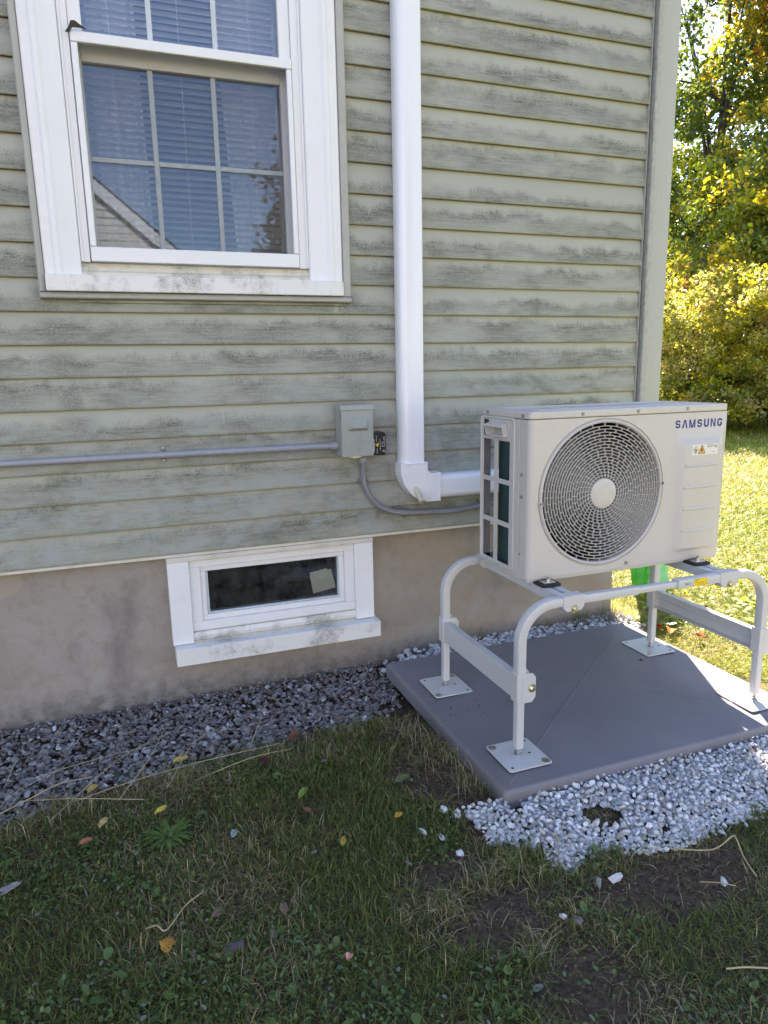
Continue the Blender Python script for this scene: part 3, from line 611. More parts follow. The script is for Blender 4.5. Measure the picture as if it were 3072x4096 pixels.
for i in range(6, len(fp)-42):
    for q in (0,.5):
        p_ = Vector(fp[i]).lerp(Vector(fp[i+1]), q); t_ = (Vector(fp[i+1])-Vector(fp[i])); n_ = Vector((t_.z, 0, -t_.x)).normalized(); l_ = t_.normalized()*.0022; o_ = Vector((0, -.0123, 0))+n_*.0005
        m.add([p_+o_-n_*.0005, p_+o_+l_-n_*.0005, p_+o_+l_+n_*.0005, p_+o_+n_*.0005], [(0, 1, 2, 3)])
m.build('printed_dashes', M['white_ink'], cf, smooth=0)
strap((.9115, .238), False, .0122, 'small strap on the flexible conduit just below the electrical box')
strap((1.097, .085), True, .0122, 'grey strap on the flexible conduit below the white elbow')
strap((1.457, .0865), True, .0122, 'grey strap on the flexible conduit beside the unit')

# ------------------------------------------------------------------ equipment pad
PX0, PX1, PY0, PY1, PZ = .925, 2.148, -1.188, -.198, -.5065
m = MB(); lv = [(0.0, -.562, .016), (.0, -.522, .016), (.0015, -.5145, .016), (.005, -.5092, .016), (.009, -.5068, .014), (.014, PZ, .012)]
rings = []
for ins, z, r_ in lv: rings.append([(x, y, z) for x, y in rrect(PX0+ins, PX1-ins, PY0+ins, PY1-ins, r_, 5)])
n_ = len(rings[0])
for i, rg in enumerate(rings): m.v += rg
m.f += [(i*n_+jx, i*n_+(jx+1) % n_, (i+1)*n_+(jx+1) % n_, (i+1)*n_+jx) for i in range(len(rings)-1) for jx in range(n_)]
c0 = len(m.v); m.v.append(((PX0+PX1)/2, (PY0+PY1)/2, PZ+.016)); b0 = (len(rings)-1)*n_
m.f += [(b0+jx, b0+(jx+1) % n_, c0) for jx in range(n_)]
pad = m.build('equipment_pad', M['pad'], smooth=0)
pad.data.shade_smooth(); pad.data.set_sharp_from_angle(angle=R(.9))
bm = bmesh.new(); bm.from_mesh(pad.data)
for (xa, ya) in ((PX0+.03, PY0+.03), (PX1-.03, PY0+.03), (PX0+.03, PY1-.03), (PX1-.03, PY1-.03)):
    a0 = Vector((xa, ya, PZ+.0002)); a1 = Vector(((PX0+PX1)/2, (PY0+PY1)/2, PZ+.0155)); d_ = (a1-a0); nrm = Vector((-d_.y, d_.x, 0)).normalized()
    m = MB(); vs_ = []
    for p_ in (a0, a1): vs_ += [p_-nrm*.009-Vector((0, 0, .001)), p_+Vector((0, 0, .0022)), p_+nrm*.009-Vector((0, 0, .001))]
    m.add(vs_, [(0, 1, 4, 3), (1, 2, 5, 4)]); rb_ = m.build('pressed_crease', M['pad'], None, smooth=60); ml = rb_.location.copy(); rb_.parent = pad; rb_.location = ml-pad.location
tag(pad, 'flat grey plastic equipment pad set on gravel beside the house', 'pad'); bm.free()

# ------------------------------------------------------------------ stand
ST = M['stand']
stand = thing('equipment_stand', (1.543, -.77, -.50), 'light grey tubular steel stand bolted to the pad, carrying the unit', 'stand')
XL, XR, YF_, YB = 1.0585, 2.0305, -1.035, -.505
def rp(w, h, r=.005): return rrect(-w/2, w/2, -h/2, h/2, r, 2)
RB = .112; ZT = -.0155
for yc in (YF_, YB):
    for xl, s in ((XL, 1), (XR, -1)):
        cx_ = xl+s*RB; path = [(xl, yc, -.232), (xl, yc, ZT-RB)]+[(cx_-s*RB*math.cos(R(a_)), yc, ZT-RB+RB*math.sin(R(a_))) for a_ in range(6, 91, 6)]+[(1.215 if s > 0 else 1.872, yc, ZT)]
        if s > 0: pass
        MB().sweep(path, rp(.0295, .033), (0, 1, 0)).build('bent_leg_tube', ST, stand, smooth=35)
        MB().sweep([(xl, yc, -.473), (xl, yc, -.20)], rp(.0245, .0275, .003), (0, 1, 0)).build('lower_leg', ST, stand, smooth=35)
    # cross beam in telescoping sections
    MB().sweep([(1.24, yc, ZT), (1.482, yc, ZT)], rp(.0268, .030), (0, 1, 0)).build('beam_section', ST, stand, smooth=35)
    MB().sweep([(1.47, yc, ZT-.0005), (1.65, yc, ZT-.0005)], rp(.0215, .0245), (0, 1, 0)).build('beam_section', ST, stand, smooth=35)
    bs = MB().sweep([(1.638, yc, ZT), (1.86, yc, ZT)], rp(.0305, .034), (0, 1, 0)).build('beam_section', ST, stand, smooth=35)
    if yc == YF_:
        y_ = yc-.0172
        lb = MB().box(1.7015, 1.7565, y_-.0006, y_, ZT-.0125, ZT+.0125).build('yellow_sticker', M['yellow_ink'], bs, smooth=0)
        text('number', '24212', M['black_ink'], bs, (1.662, y_-.0001, ZT-.0035), .0105, ext=.00015)
        m = MB(); rr_ = random.Random(9)
        for zz, xa, xb, hh in ((.0075, 1.704, 1.720, .0026), (.0035, 1.704, 1.713, .0010), (-.0005, 1.706, 1.752, .0012), (-.0045, 1.718, 1.742, .0012), (-.0095, 1.704, 1.754, .0012)):
            x = xa
            while x < xb: w = rr_.uniform(.002, .005); m.add([(x, y_-.0008, ZT+zz), (x+w, y_-.0008, ZT+zz), (x+w, y_-.0008, ZT+zz+hh), (x, y_-.0008, ZT+zz+hh)], [(0, 1, 2, 3)]); x += w+.0009
        m.build('sticker_print', M['black_ink'], bs, smooth=0)
def bolt(c, d, r, parent, mt='zinc_y'):
    d = Vector(d).normalized(); c = Vector(c)
    b_ = MB().lathe([(0, .0012), (r*1.55, .0012), (r*1.6, .0006), (r*1.6, -.001)], c, d, 20).build('washer', M[mt], parent)
    MB().lathe([(0, .0085), (r*.8, .0085), (r, .0075), (r, .001)], c, d, 6).build('bolt', M[mt], parent, smooth=20)
for yc in (YF_, YB):
    for x0, x1 in ((1.197, 1.272), (1.814, 1.889)):
        yf, yb = yc-.0195, yc+.0195
        sd_ = MB().prism([(x0, .0035), (x1, .0035), (x1, -.033), (x1-.011, -.047), (x0+.011, -.047), (x0, -.035)], 'y', yf, yb).build('saddle_bracket', ST, stand, bev=.002)
        bolt(((x0+x1)/2+.002, yf, -.0385), (0, -1, 0), .0078, sd_)
    for xl in (XL, XR):
        cb = MB().box(xl-.0185, xl+.0185, yc-.0195, yc+.0195, -.318, -.224).build('leg_clamp', ST, stand, bev=.003)
        for yy in (yc-.0205, yc+.0175): MB().prism([(xl+.0, -.2235), (xl+.034, -.2235), (xl+.046, -.239), (xl+.046, -.302), (xl+.034, -.3185), (xl+.0, -.3185)], 'y', yy, yy+.003).build('clamp_flange', ST, cb, bev=.001)
        bolt((xl+.0335, yc-.0207, -.273), (0, -1, 0), .0082, cb)
        MB().tube([(xl+.0335, yc-.02, -.273), (xl+.0335, yc+.028, -.273)], .0045, 10).build('bolt_shank', M['zinc'], cb)
for xl, s in ((XL, 1), (XR, -1)):
    pr = [(-.0135, -.236), (-.0135, -.312), (.0135, -.312), (.0135, -.308), (-.0105, -.308), (-.0105, -.277), (-.0075, -.274), (-.0105, -.271), (-.0105, -.240), (.0135, -.240), (.0135, -.236)]
    MB().prism([(xl+s*u, z) for u, z in pr], 'y', YF_+.0198, YB-.0198).build('side_beam', ST, stand, smooth=20, bev=.001)
for xc in (1.2345, 1.8515):
    m = MB().box(xc-.030, xc+.030, YF_+.0176, YB-.0176, -.036, -.0125); m.box(xc-.030, xc-.006, YF_+.0176, YB-.0176, -.0122, -.004); m.box(xc+.006, xc+.030, YF_+.0176, YB-.0176, -.0122, -.004)
    m.build('mounting_rail', ST, stand, bev=.0015)
for (x0, x1, y0, y1, fx, fy, an) in ((.984, 1.134, -1.117, -.958, XL, YF_, ((.02, 1), (.98, 0))), (.982, 1.133, -.592, -.425, XL, YB, ((1, 1), (0, 0))), (1.947, 2.094, -.586, -.415, XR, YB, ((0, 0), (9, 9))), (1.945, 2.099, -1.107, -.938, XR, YF_, ((0, 1), (9, 9)))):
    zb = PZ+.0065
    pl = MB().prism(rrect(x0, x1, y0, y1, .010, 3), 'z', zb, zb+.0042).build('foot_plate', ST, stand, bev=.0008)
    MB().prism(rrect(x0+.003, x1-.003, y0+.003, y1-.003, .012, 3), 'z', PZ-.002, zb-.0003).build('rubber_sheet', M['rubber'], pl)
    zt = zb+.0043
    for u, v in ((0, 0), (0, 1), (1, 0), (1, 1)):
        hx, hy = x0+.017+u*(x1-x0-.034), y0+.017+v*(y1-y0-.034)
        if any(abs(u-a) < .1 and abs(v-b) < .1 for a, b in an):
            MB().lathe([(0, .0012), (.0035, .0014), (.0065, .002), (.0128, .0008), (.0128, -.001)], (hx, hy, zt), (0, 0, 1), 20).build('anchor_washer', M['zinc'], pl)
        else: MB().lathe([(0, .0002), (.0045, .0002), (.0045, -.001)], (hx, hy, zt), (0, 0, 1), 12).build('hole', M['hole'], pl)
    MB().lathe([(0, .0002), (.0055, .0002), (.0055, -.001)], (fx+.036, fy-.008, zt), (0, 0, 1), 4).build('hole', M['hole'], pl)
    MB().tube([(fx, fy, zt-.002), (fx, fy, -.462)], .0055, 12).build('threaded_rod', M['zinc'], pl)
    MB().lathe([(0, .0), (.0115, .0), (.0115, .0018), (0, .0018)], (fx, fy, zt), (0, 0, 1), 18).build('washer', M['zinc'], pl)
    for h0 in (.002, .0125): MB().lathe([(0, h0+.009), (.0085, h0+.009), (.0096, h0+.0078), (.0096, h0+.001), (.0085, h0), (0, h0)], (fx, fy, zt), (0, 0, 1), 6).build('nut', M['zinc'], pl, smooth=20)

# ------------------------------------------------------------------ heat pump outdoor unit
AX0, AX1, AY0, AY1, AZ0, AZ1 = 1.171, 1.965, -.885, -.576, .006, .553
ac = thing('heat_pump_unit', (1.568, -.73, 0), 'beige outdoor heat pump unit with round fan grille standing on a steel stand', 'heat pump')
A = M['ac']; FCX, FCZ, FR = 1.4535, .2765, .2475; ZL = .5285
# front panel: wrapped left corner + plate with round opening + embossed right-hand field
m = MB(); rc = .018; xa, xb, z0, z1 = AX0+rc, 1.725, .0125, ZL-.001
angs = sorted(set([round(a_, 6) for a_ in np.linspace(-math.pi, math.pi, 97)[:-1]]+[round(math.atan2(z-FCZ, x-FCX), 6) for x in (xa, xb) for z in (z0, z1)]))
vin, vout = [], []
for a_ in angs:
    c_, s_ = math.cos(a_), math.sin(a_); t_ = min([(v-FCX)/c_ for v in (xa, xb) if (v-FCX)*c_ > 1e-9]+[(v-FCZ)/s_ for v in (z0, z1) if (v-FCZ)*s_ > 1e-9])
    vin.append((FCX+FR*c_, AY0, FCZ+FR*s_)); vout.append((FCX+t_*c_, AY0, FCZ+t_*s_))
n_ = len(angs); m.add(vin+vout, [(i, (i+1) % n_, (i+1) % n_+n_, i+n_) for i in range(n_)])
cp = [(xa, AY0)]+[(AX0+rc-rc*math.sin(R(a_)), AY0+rc-rc*math.cos(R(a_))) for a_ in range(10, 91, 10)]+[(AX0, -.8295), (AX0+.004, -.8295)]
m.add([(x, y, z0) for x, y in cp]+[(x, y, z1) for x, y in cp], [(i, i+1, i+1+len(cp), i+len(cp)) for i in range(len(cp)-1)])
o1 = rrect(xb, AX1-.006, z0, z1, .0002, 5); r1 = rrect(1.7535, 1.9455, .0405, .4405, .020, 5); r2 = rrect(1.7745, 1.9355, .0530, .4195, .015, 5); n_ = len(o1)
r1b = rrect(1.758, 1.9435, .0435, .4360, .018, 5)
m.add([(x, AY0, z) for x, z in o1]+[(x, AY0, z) for x, z in r1]+[(x, AY0-.002, z) for x, z in r1b]+[(x, AY0-.0135, z) for x, z in r2]+[(x, AY0-.0142, z) for x, z in rrect(1.778, 1.932, .0565, .416, .013, 5)],
      [(q*n_+i, q*n_+(i+1) % n_, (q+1)*n_+(i+1) % n_, (q+1)*n_+i) for q in range(4) for i in range(n_)]+[tuple(range(4*n_, 5*n_))])
cp = [(AX1-.006, AY0), (AX1-.0025, AY0+.001), (AX1-.0008, AY0+.003), (AX1, AY0+.008), (AX1, -.70)]
m.add([(x, y, z0) for x, y in cp]+[(x, y, z1) for x, y in cp], [(i, i+1, i+1+len(cp), i+len(cp)) for i in range(len(cp)-1)])
fpn = m.build('front_panel', A, ac, smooth=40)
for i, zz in enumerate((.346, .271, .1945, .118)):
    pr = [(AY0-.0140, zz-.0055), (AY0-.0170, zz-.0035), (AY0-.0178, zz), (AY0-.0170, zz+.0035), (AY0-.0140, zz+.0055)]; MB().prism(pr, 'x', 1.780, 1.919).build('pressed_rib', A, fpn, smooth=60)
lid = MB().prism([(x, y) for x, y in rrect(AX0-.0015, AX1+.0015, AY0-.0015, AY1+.0015, .016, 4)], 'z', ZL, AZ1).build('top_panel', A, ac, smooth=30, bev=.005, seg=3)
for yy in (-.845, -.80, -.66, -.615): box('lid_rib', A, lid, AX0+.05, AX1-.05, yy-.008, yy+.008, AZ1-.001, AZ1+.0018, bev=.0015)
box('base_pan', A, ac, AX0+.004, AX1-.003, AY0+.006, AY1, .0, .0115, bev=.002)
box('right_panel', A, ac, AX1-.004, AX1-.001, -.699, AY1, .0125, ZL-.001)
# left side guard
ye = [-.8275, -.790, -.768, -.688, -.665, -.631, -.588, AY1]; ze = [.0125, .032, .161, .178, .305, .322, .450, .461, .517, ZL-.001]
m = MB(); m.v = [(AX0, y, z) for y in ye for z in ze]; nz_ = len(ze)
def opening(i, jz):
    ym = (ye[i]+ye[i+1])/2; zm = (ze[jz]+ze[jz+1])/2
    row = any(a < zm < b for a, b in ((.032, .161), (.178, .305), (.322, .450)))
    return (row and (-.768 < ym < -.688 or -.665 < ym < -.588)) or (-.631 < ym < -.588 and .461 < zm < .517)
m.f = [(i*nz_+jz, (i+1)*nz_+jz, (i+1)*nz_+jz+1, i*nz_+jz+1) for i in range(len(ye)-1) for jz in range(nz_-1) if not opening(i, jz)]
sg = m.build('side_guard', A, ac, smooth=0, recalc=False); md = sg.modifiers.new('s', 'SOLIDIFY'); md.thickness = .005; md.offset = 0; md = sg.modifiers.new('b', 'BEVEL'); md.width = .0018; md.segments = 2; md.limit_method = 'ANGLE'
pth = [(AX0-.002, y, z) for y, z in rrect(-.797, AY1+.001, .022, .5255, .012, 4)]
MB().tube(pth+[pth[0]], .0042, 8, False).build('guard_border', A, sg, smooth=60)
hd = thing('carry_handle', (AX0, -.69, .455), parent=ac)
box('handle_plate', A, hd, AX0-.0058, AX0-.0026, -.768, -.632, .4545, .5185, bev=.002)
MB().prism([(AX0-.006, .511), (AX0-.028, .503), (AX0-.031, .4985), (AX0-.028, .4955), (AX0-.008, .499)], 'y', -.758, -.640).build('grip_hood', A, hd, bev=.0015)
for yy in (-.758, -.644): MB().prism([(AX0-.006, .500), (AX0-.027, .4965), (AX0-.021, .466), (AX0-.006, .466)], 'y', yy, yy+.004).build('grip_cheek', A, hd)
box('grip_lip', A, hd, AX0-.021, AX0-.006, -.753, -.6445, .4665, .4725, bev=.001)
box('grip_recess', M['ac_dark'], hd, AX0-.0066, AX0-.0059, -.735, -.676, .4735, .4965, bev=0)
for i in range(8): box('grip_louver', A, hd, AX0-.012, AX0-.0068, -.7365+i*.0082, -.7335+i*.0082, .4735, .4965, bev=0)
k = NM('coil_fins'); pz = k.n('SeparateXYZ'); k.l(k.pos(), pz.inputs[0]); wv = k.math('SINE', k.math('MULTIPLY', pz.outputs[2], 1400.)); f = k.noise(k.pos(), 14, 3)
k.col(k.mix(k.ramp(k.math('ADD', k.math('MULTIPLY', wv, .3), f), .2, .9), (.006, .030, .034), (.018, .068, .070))).set(.45, .3); M['coil'] = k.m
m = MB().box(AX0+.012, AX0+.032, -.815, -.674, .013, ZL-.002); m.box(1.245, AX1-.02, -.61, -.585, .013, ZL-.002); m.build('coil', M['coil'], ac, smooth=0)
MB().box(AX0+.0055, 1.203, AY1-.004, AY1, .0125, ZL-.002).box(AX0+.0055, AX1-.005, AY1-.004, AY1, .012, .03).build('rear_post', plain('rear_post_grey', (.20, .20, .22), .45), ac, smooth=0)
MB().prism([(FCX+.2325*math.cos(a_), FCZ+.2325*math.sin(a_)) for a_ in np.linspace(0, 2*math.pi, 49)[:-1]], 'y', -.640, -.636).build('rear_baffle', M['ac_black'], ac, smooth=0)
# grille
gr = thing('fan_grille', (FCX, AY0, FCZ), parent=ac)
Y = (0, 1, 0); GC = (FCX, AY0, FCZ)
MB().lathe([(FR, .0), (FR-.0012, .0045), (FR-.0035, .005), (FR-.0050, .0), (FR-.0068, -.0035), (FR-.0105, -.0052), (FR-.0140, -.0035), (FR-.0155, .0), (FR-.0160, .012), (FR-.0160, .03)], GC, Y, 96).build('bezel', A, gr, smooth=50)
MB().lathe([(FR-.0158, .012), (FR-.0158, .245)], GC, Y, 64).build('shroud', M['ac_dark'], gr, smooth=60, recalc=False)
NR = 17; rs = np.linspace(.0605, .2215, NR)
def dome(r_): return -.0045*(1-(r_/.23)**2)
for i, r_ in enumerate(rs):
    h = dome(r_); MB().lathe([(r_-.0008, h), (r_+.0008, h), (r_+.0010, h+.0085), (r_-.0010, h+.0085)], GC, Y, 72, closed=True).build('grille_ring', A, gr, smooth=40)
m = MB(); edges = [.0485]+list(rs)+[.2318]; NS = 30
for i in range(len(edges)-1):
    ra, rb_ = edges[i], edges[i+1]; h = dome((ra+rb_)/2)
    off = .5*(i % 2) if i > 8 else .17*i+ (.0 if i < 5 else .2*(i % 2))
    for q in range(NS):
        a_ = 2*math.pi*(q+off)/NS; c_, s_ = math.cos(a_), math.sin(a_); w = .0007
        def pt(r_, t_, y): return (FCX+r_*c_-t_*s_, AY0+y, FCZ+r_*s_+t_*c_)
        m.add([pt(ra, -w, h+.0004), pt(rb_, -w, h+.0004), pt(rb_, w, h+.0004), pt(ra, w, h+.0004), pt(ra, -w, h+.008), pt(rb_, -w, h+.008), pt(rb_, w, h+.008), pt(ra, w, h+.008)], [(0, 1, 2, 3), (0, 4, 5, 1), (3, 2, 6, 7), (4, 7, 6, 5)])
tag(m.build('grille_spokes', A, gr, smooth=0), kind='stuff')
MB().lathe([(0, -.0075), (.030, -.0073), (.046, -.0064), (.0495, -.0045), (.0505, .0), (.0505, .009), (.0495, .01)], GC, Y, 48).build('hub_cap', A, gr, smooth=40)
for an in (184, 4): MB().lathe([(.0058, -.0062), (.0076, -.0068), (.0086, -.0052), (.0086, -.001)], (FCX+.2395*math.cos(R(an)), AY0, FCZ+.2395*math.sin(R(an))), Y, 18).build('screw_boss', A, gr); MB().lathe([(0, -.0042), (.0058, -.0042)], (FCX+.2395*math.cos(R(an)), AY0, FCZ+.2395*math.sin(R(an))), Y, 14).build('screw_hole', M['ac_dark'], gr)
fan = thing('fan', (FCX, AY0+.09, FCZ), parent=ac)
MB().lathe([(0, .035), (.045, .035), (.055, .045), (.055, .11), (0, .11)], GC, Y, 32).build('fan_hub', M['ac_black'], fan)
for b in range(3):
    m = MB(); nu, nv = 14, 8; vs_ = []
    for i in range(nu+1):
        u = i/nu
        for jv in range(nv+1):
            v = jv/nv; r_ = .05+.165*v; a_ = R(b*120+20)+ (u-.5)*R(78+18*v)+R(22)*v; vs_.append((FCX+r_*math.cos(a_), AY0+.055+.075*u+.008*math.sin(v*3), FCZ+r_*math.sin(a_)))
    m.add(vs_, [(i*(nv+1)+jv, (i+1)*(nv+1)+jv, (i+1)*(nv+1)+jv+1, i*(nv+1)+jv+1) for i in range(nu) for jv in range(nv)]); o = m.build('fan_blade', plain('fan_blade_grey', (.030, .030, .033), .5) if b == 0 else bpy.data.materials['fan_blade_grey'], fan, smooth=180); o.modifiers.new('s', 'SOLIDIFY').thickness = .003
# screws
def screw(c, d, r_=.0045, par=ac):
    MB().lathe([(r_*1.5, .0), (r_*1.5, .0008), (r_, .001), (r_*.9, .0028), (0, .0034)], c, d, 14).build('screw', M['screw'], par)
for x, z in ((1.364, .5405), (1.580, .5412), (1.786, .542)): screw((x, AY0-.0016, z), (0, -1, 0), .0042, lid)
for y, z in ((-.618, .5415), (-.846, .5395)): screw((AX0-.0016, y, z), (-1, 0, 0), .0042, lid)
for y, z in ((-.843, .352), (-.8425, .280), (-.842, .090)): screw((AX0-.0002, y, z), (-1, 0, 0), .0038, fpn)
screw((1.562, AY0-.0002, .0265), (0, -1, 0), .0045, fpn)
MB().prism(rrect(-.8475, -.8365, .058, .098, .005, 3), 'x', AX0-.0015, AX0+.001).build('screw_recess', A, fpn, bev=.0008)
# feet on the rails
for xc in (1.2345, 1.8515):
    ft = thing('unit_foot', (xc, -.73, -.004), parent=ac)
    MB().box(xc-.028, xc+.028, -.905, -.56, -.0015, .0025).build('foot_bracket', M['zinc'], ft, bev=.0005)
    MB().prism(rrect(xc-.036, xc+.036, -.938, -.872, .010, 3), 'z', -.0038, .0045).build('rubber_pad', M['rubber'], ft, bev=.0015)
    MB().prism(rrect(xc-.024, xc+.022, -.926, -.884, .006, 3), 'z', .0047, .0085).build('clamp_plate', M['zinc'], ft, bev=.001)
    MB().lathe([(0, .008), (.0075, .008), (.0085, .007), (.0085, 0)], (xc+.004, -.905, .0088), (0, 0, 1), 6).build('nut', M['zinc'], ft, smooth=20)
    MB().lathe([(0, .014), (.0045, .014), (.0045, 0)], (xc+.004, -.905, .0088), (0, 0, 1), 10).build('bolt', M['zinc'], ft)
box('drain_plug', M['cream'], ac, AX0+.004, AX0+.03, -.59, -.56, -.012, -.0005)
# logo letters: stroked outlines
def stroke(m, pts, w, y):
    P_ = [Vector((a, b)) for a, b in pts]; Ls, Rs = [], []
    for i, p in enumerate(P_):
        d1 = (P_[i]-P_[i-1]).normalized() if i else (P_[1]-P_[0]).normalized(); d2 = (P_[i+1]-P_[i]).normalized() if i < len(P_)-1 else d1
        n1 = Vector((-d1.y, d1.x)); n2 = Vector((-d2.y, d2.x)); n = (n1+n2); n = n.normalized() if n.length > 1e-6 else n1; kq = min(1.6, 1/max(.35, n.dot(n1)))
        Ls.append(p+n*w/2*kq); Rs.append(p-n*w/2*kq)
    q = len(P_); m.add([(a.x, y, a.y) for a in Ls]+[(a.x, y, a.y) for a in Rs], [(i, i+1, i+1+q, i+q) for i in range(q-1)])
LH, LW, SW = .0285, .0222, .0066; LX = 1.7375; LZ = .4755; yl = AY0-.0004
def arc(cx, cz, rx, rz_, a0, a1, n=8): return [(cx+rx*math.cos(R(a0+(a1-a0)*i/n)), cz+rz_*math.sin(R(a0+(a1-a0)*i/n))) for i in range(n+1)]
def letter(ch, x):
    m = MB(); h, w, s = LH, LW, SW; x0, x1 = x+s/2, x+w-s/2; b, tp = LZ+s/2, LZ+h-s/2; rx = (x1-x0)/2; cxm = (x0+x1)/2
    if ch == 'S':
        stroke(m, [(x1, tp-.0058)]+arc(cxm, tp-.0052, rx, .0052, 0, 180, 10)+[(x0, tp-.0072), (x0+.002, tp-.0098), (cxm, LZ+h/2), (x1-.002, b+.0098), (x1, b+.0072)]+arc(cxm, b+.0052, rx, .0052, 0, -180, 10)+[(x0, b+.0058)], s*.92, yl)
    elif ch == 'A':
        m.add([(x-.0010, yl, LZ), (x+.0062, yl, LZ), (x+w/2+.0004, yl, LZ+h*.80), (x+w/2-.0034, yl, LZ+h), (x+w/2, yl, LZ+h)], [(0, 1, 2, 4, 3)]); m.add([(x+w-.0055, yl, LZ), (x+w+.0014, yl, LZ), (x+w/2+.0042, yl, LZ+h), (x+w/2, yl, LZ+h), (x+w/2+.0004, yl, LZ+h*.80)], [(0, 1, 2, 3, 4)])
    elif ch == 'M':
        w2 = w+.005
        for p5 in ([(0, 0), (.0056, 0), (.0056, h*.62), (.0062, h), (0, h)], [(w2-.0056, 0), (w2, 0), (w2, h), (w2-.0062, h), (w2-.0056, h*.62)], [(.0056, h*.62), (.0094, 0), (w2/2, 0), (w2/2, h*.25), (.0062, h)], [(w2/2, 0), (w2-.0094, 0), (w2-.0056, h*.62), (w2-.0062, h), (w2/2, h*.25)]): m.add([(x+a, yl, LZ+c) for a, c in p5], [(0, 1, 2, 3, 4)])
    elif ch == 'U': stroke(m, [(x0, LZ+h), (x0, b+.006)]+arc(cxm, b+.0056, rx, .0056, 180, 360, 10)+[(x1, LZ+h)], s, yl)
    elif ch == 'N':
        for p4 in ([(0, 0), (.0058, 0), (.0058, h*.72), (.0064, h), (0, h)], [(w-.0058, h), (w-.0058, h*.28), (w-.0064, 0), (w, 0), (w, h)], [(.0058, h*.72), (w-.0064, 0), (w-.0058, h*.28), (.0064, h)]): m.add([(x+a, yl, LZ+c) for a, c in p4], [tuple(range(len(p4)))])
    elif ch == 'G':
        stroke(m, [(x1, tp-.0066)]+arc(cxm, tp-.0056, rx, .0056, 0, 180, 10)+arc(cxm, b+.0056, rx, .0056, 180, 360, 10)+[(x1, LZ+h*.50)], s, yl); m.add([(x1-s*.5-.0042, yl, LZ+h*.36), (x1-s*.5, yl, LZ+h*.36), (x1-s*.5, yl, LZ+h*.52), (x1-s*.5-.0042, yl, LZ+h*.52)], [(0, 1, 2, 3)])
    return m.build('logo_letter', M['blue'], fpn, smooth=0)
xx = LX
for ch in 'SAMSUNG':
    letter(ch, xx); xx += LW+(.005 if ch == 'M' else 0)+.0073
# warning label
yl2 = AY0-.0145
lb = MB().box(1.8035, 1.9160, yl2-.0003, yl2, .3825, .4185).build('warning_label', M['label'], fpn, smooth=0)
def flat(pts, mt, dy, nm): return MB().add([(x, yl2-.0003-dy, z) for x, z in pts], [tuple(range(len(pts)))]).build(nm, mt, lb, smooth=0)
dcx, dcz = 1.8195, .4005; brown = plain('dark_brown_ink', (.13, .06, .045), .5, var=.01)
flat([(dcx-.0125, dcz), (dcx, dcz-.0155), (dcx+.0125, dcz), (dcx, dcz+.0155)], brown, .0001, 'hazard_diamond'); flat([(dcx-.0105, dcz), (dcx, dcz-.013), (dcx+.0105, dcz), (dcx, dcz+.013)], M['label'], .0002, 'diamond_field')
tcx = 1.8455
flat([(tcx-.0165, .3865), (tcx+.0165, .3865), (tcx+.001, .4165), (tcx-.001, .4165)], M['black_ink'], .00012, 'hazard_triangle'); flat([(tcx-.0138, .3885), (tcx+.0138, .3885), (tcx, .4130)], M['orange_ink'], .00022, 'triangle_field')
for cx_, cz_ in ((dcx, dcz-.002), (tcx, .3985)):
    fl = [(-.0030, -.005), (-.0046, -.0015), (-.0040, .0018), (-.0022, .004), (-.0012, .008), (.0012, .0055), (.0016, .003), (.0030, .0032), (.0046, -.001), (.0032, -.005), (.001, -.0018), (-.0008, -.0035)]
    flat([(cx_+a, cz_+b+.0005) for a, b in fl], M['black_ink'], .00032, 'flame_symbol'); flat([(cx_-.005, cz_-.0068), (cx_+.005, cz_-.0068), (cx_+.005, cz_-.0057), (cx_-.005, cz_-.0057)], M['black_ink'], .00032, 'flame_bar')
text('class_mark', 'A2L', M['black_ink'], lb, (1.8975, yl2-.0005, .4055), .0135, ext=.0001, sx=.78)
m = MB()
for zz, xb_ in ((.4145, 1.896), (.4100, 1.895), (.4070, 1.890), (.3900, 1.9035)):
    xa_ = 1.868 if zz > .4 else 1.892; m.add([(xa_, yl2-.0005, zz), (xb_, yl2-.0005, zz), (xb_, yl2-.0005, zz+.0013), (xa_, yl2-.0005, zz+.0013)], [(0, 1, 2, 3)])
m.build('fine_print', M['black_ink'], lb, smooth=0)

# ------------------------------------------------------------------ gravel
ico_v, ico_f = None, None
bm = bmesh.new(); bmesh.ops.create_icosphere(bm, subdivisions=1, radius=1.0); bm.verts.ensure_lookup_table()
ico_v = np.array([v.co[:] for v in bm.verts]); ico_f = np.array([[v.index for v in f.verts] for f in bm.faces]); bm.free()
def rotmats(n, g, flat=1.0):
    a = g.uniform(0, 2*np.pi, n); t = g.normal(0, .45*flat, n); p_ = g.normal(0, .45*flat, n)
    ca, sa, ct, st_, cp_, sp_ = np.cos(a), np.sin(a), np.cos(t), np.sin(t), np.cos(p_), np.sin(p_)
    Z = np.zeros(n); O = np.ones(n)
    Rz = np.stack([ca, -sa, Z, sa, ca, Z, Z, Z, O], 1).reshape(n, 3, 3); Rx = np.stack([O, Z, Z, Z, ct, -st_, Z, st_, ct], 1).reshape(n, 3, 3); Ry = np.stack([cp_, Z, sp_, Z, O, Z, -sp_, Z, cp_], 1).reshape(n, 3, 3)
    return Rz@Rx@Ry
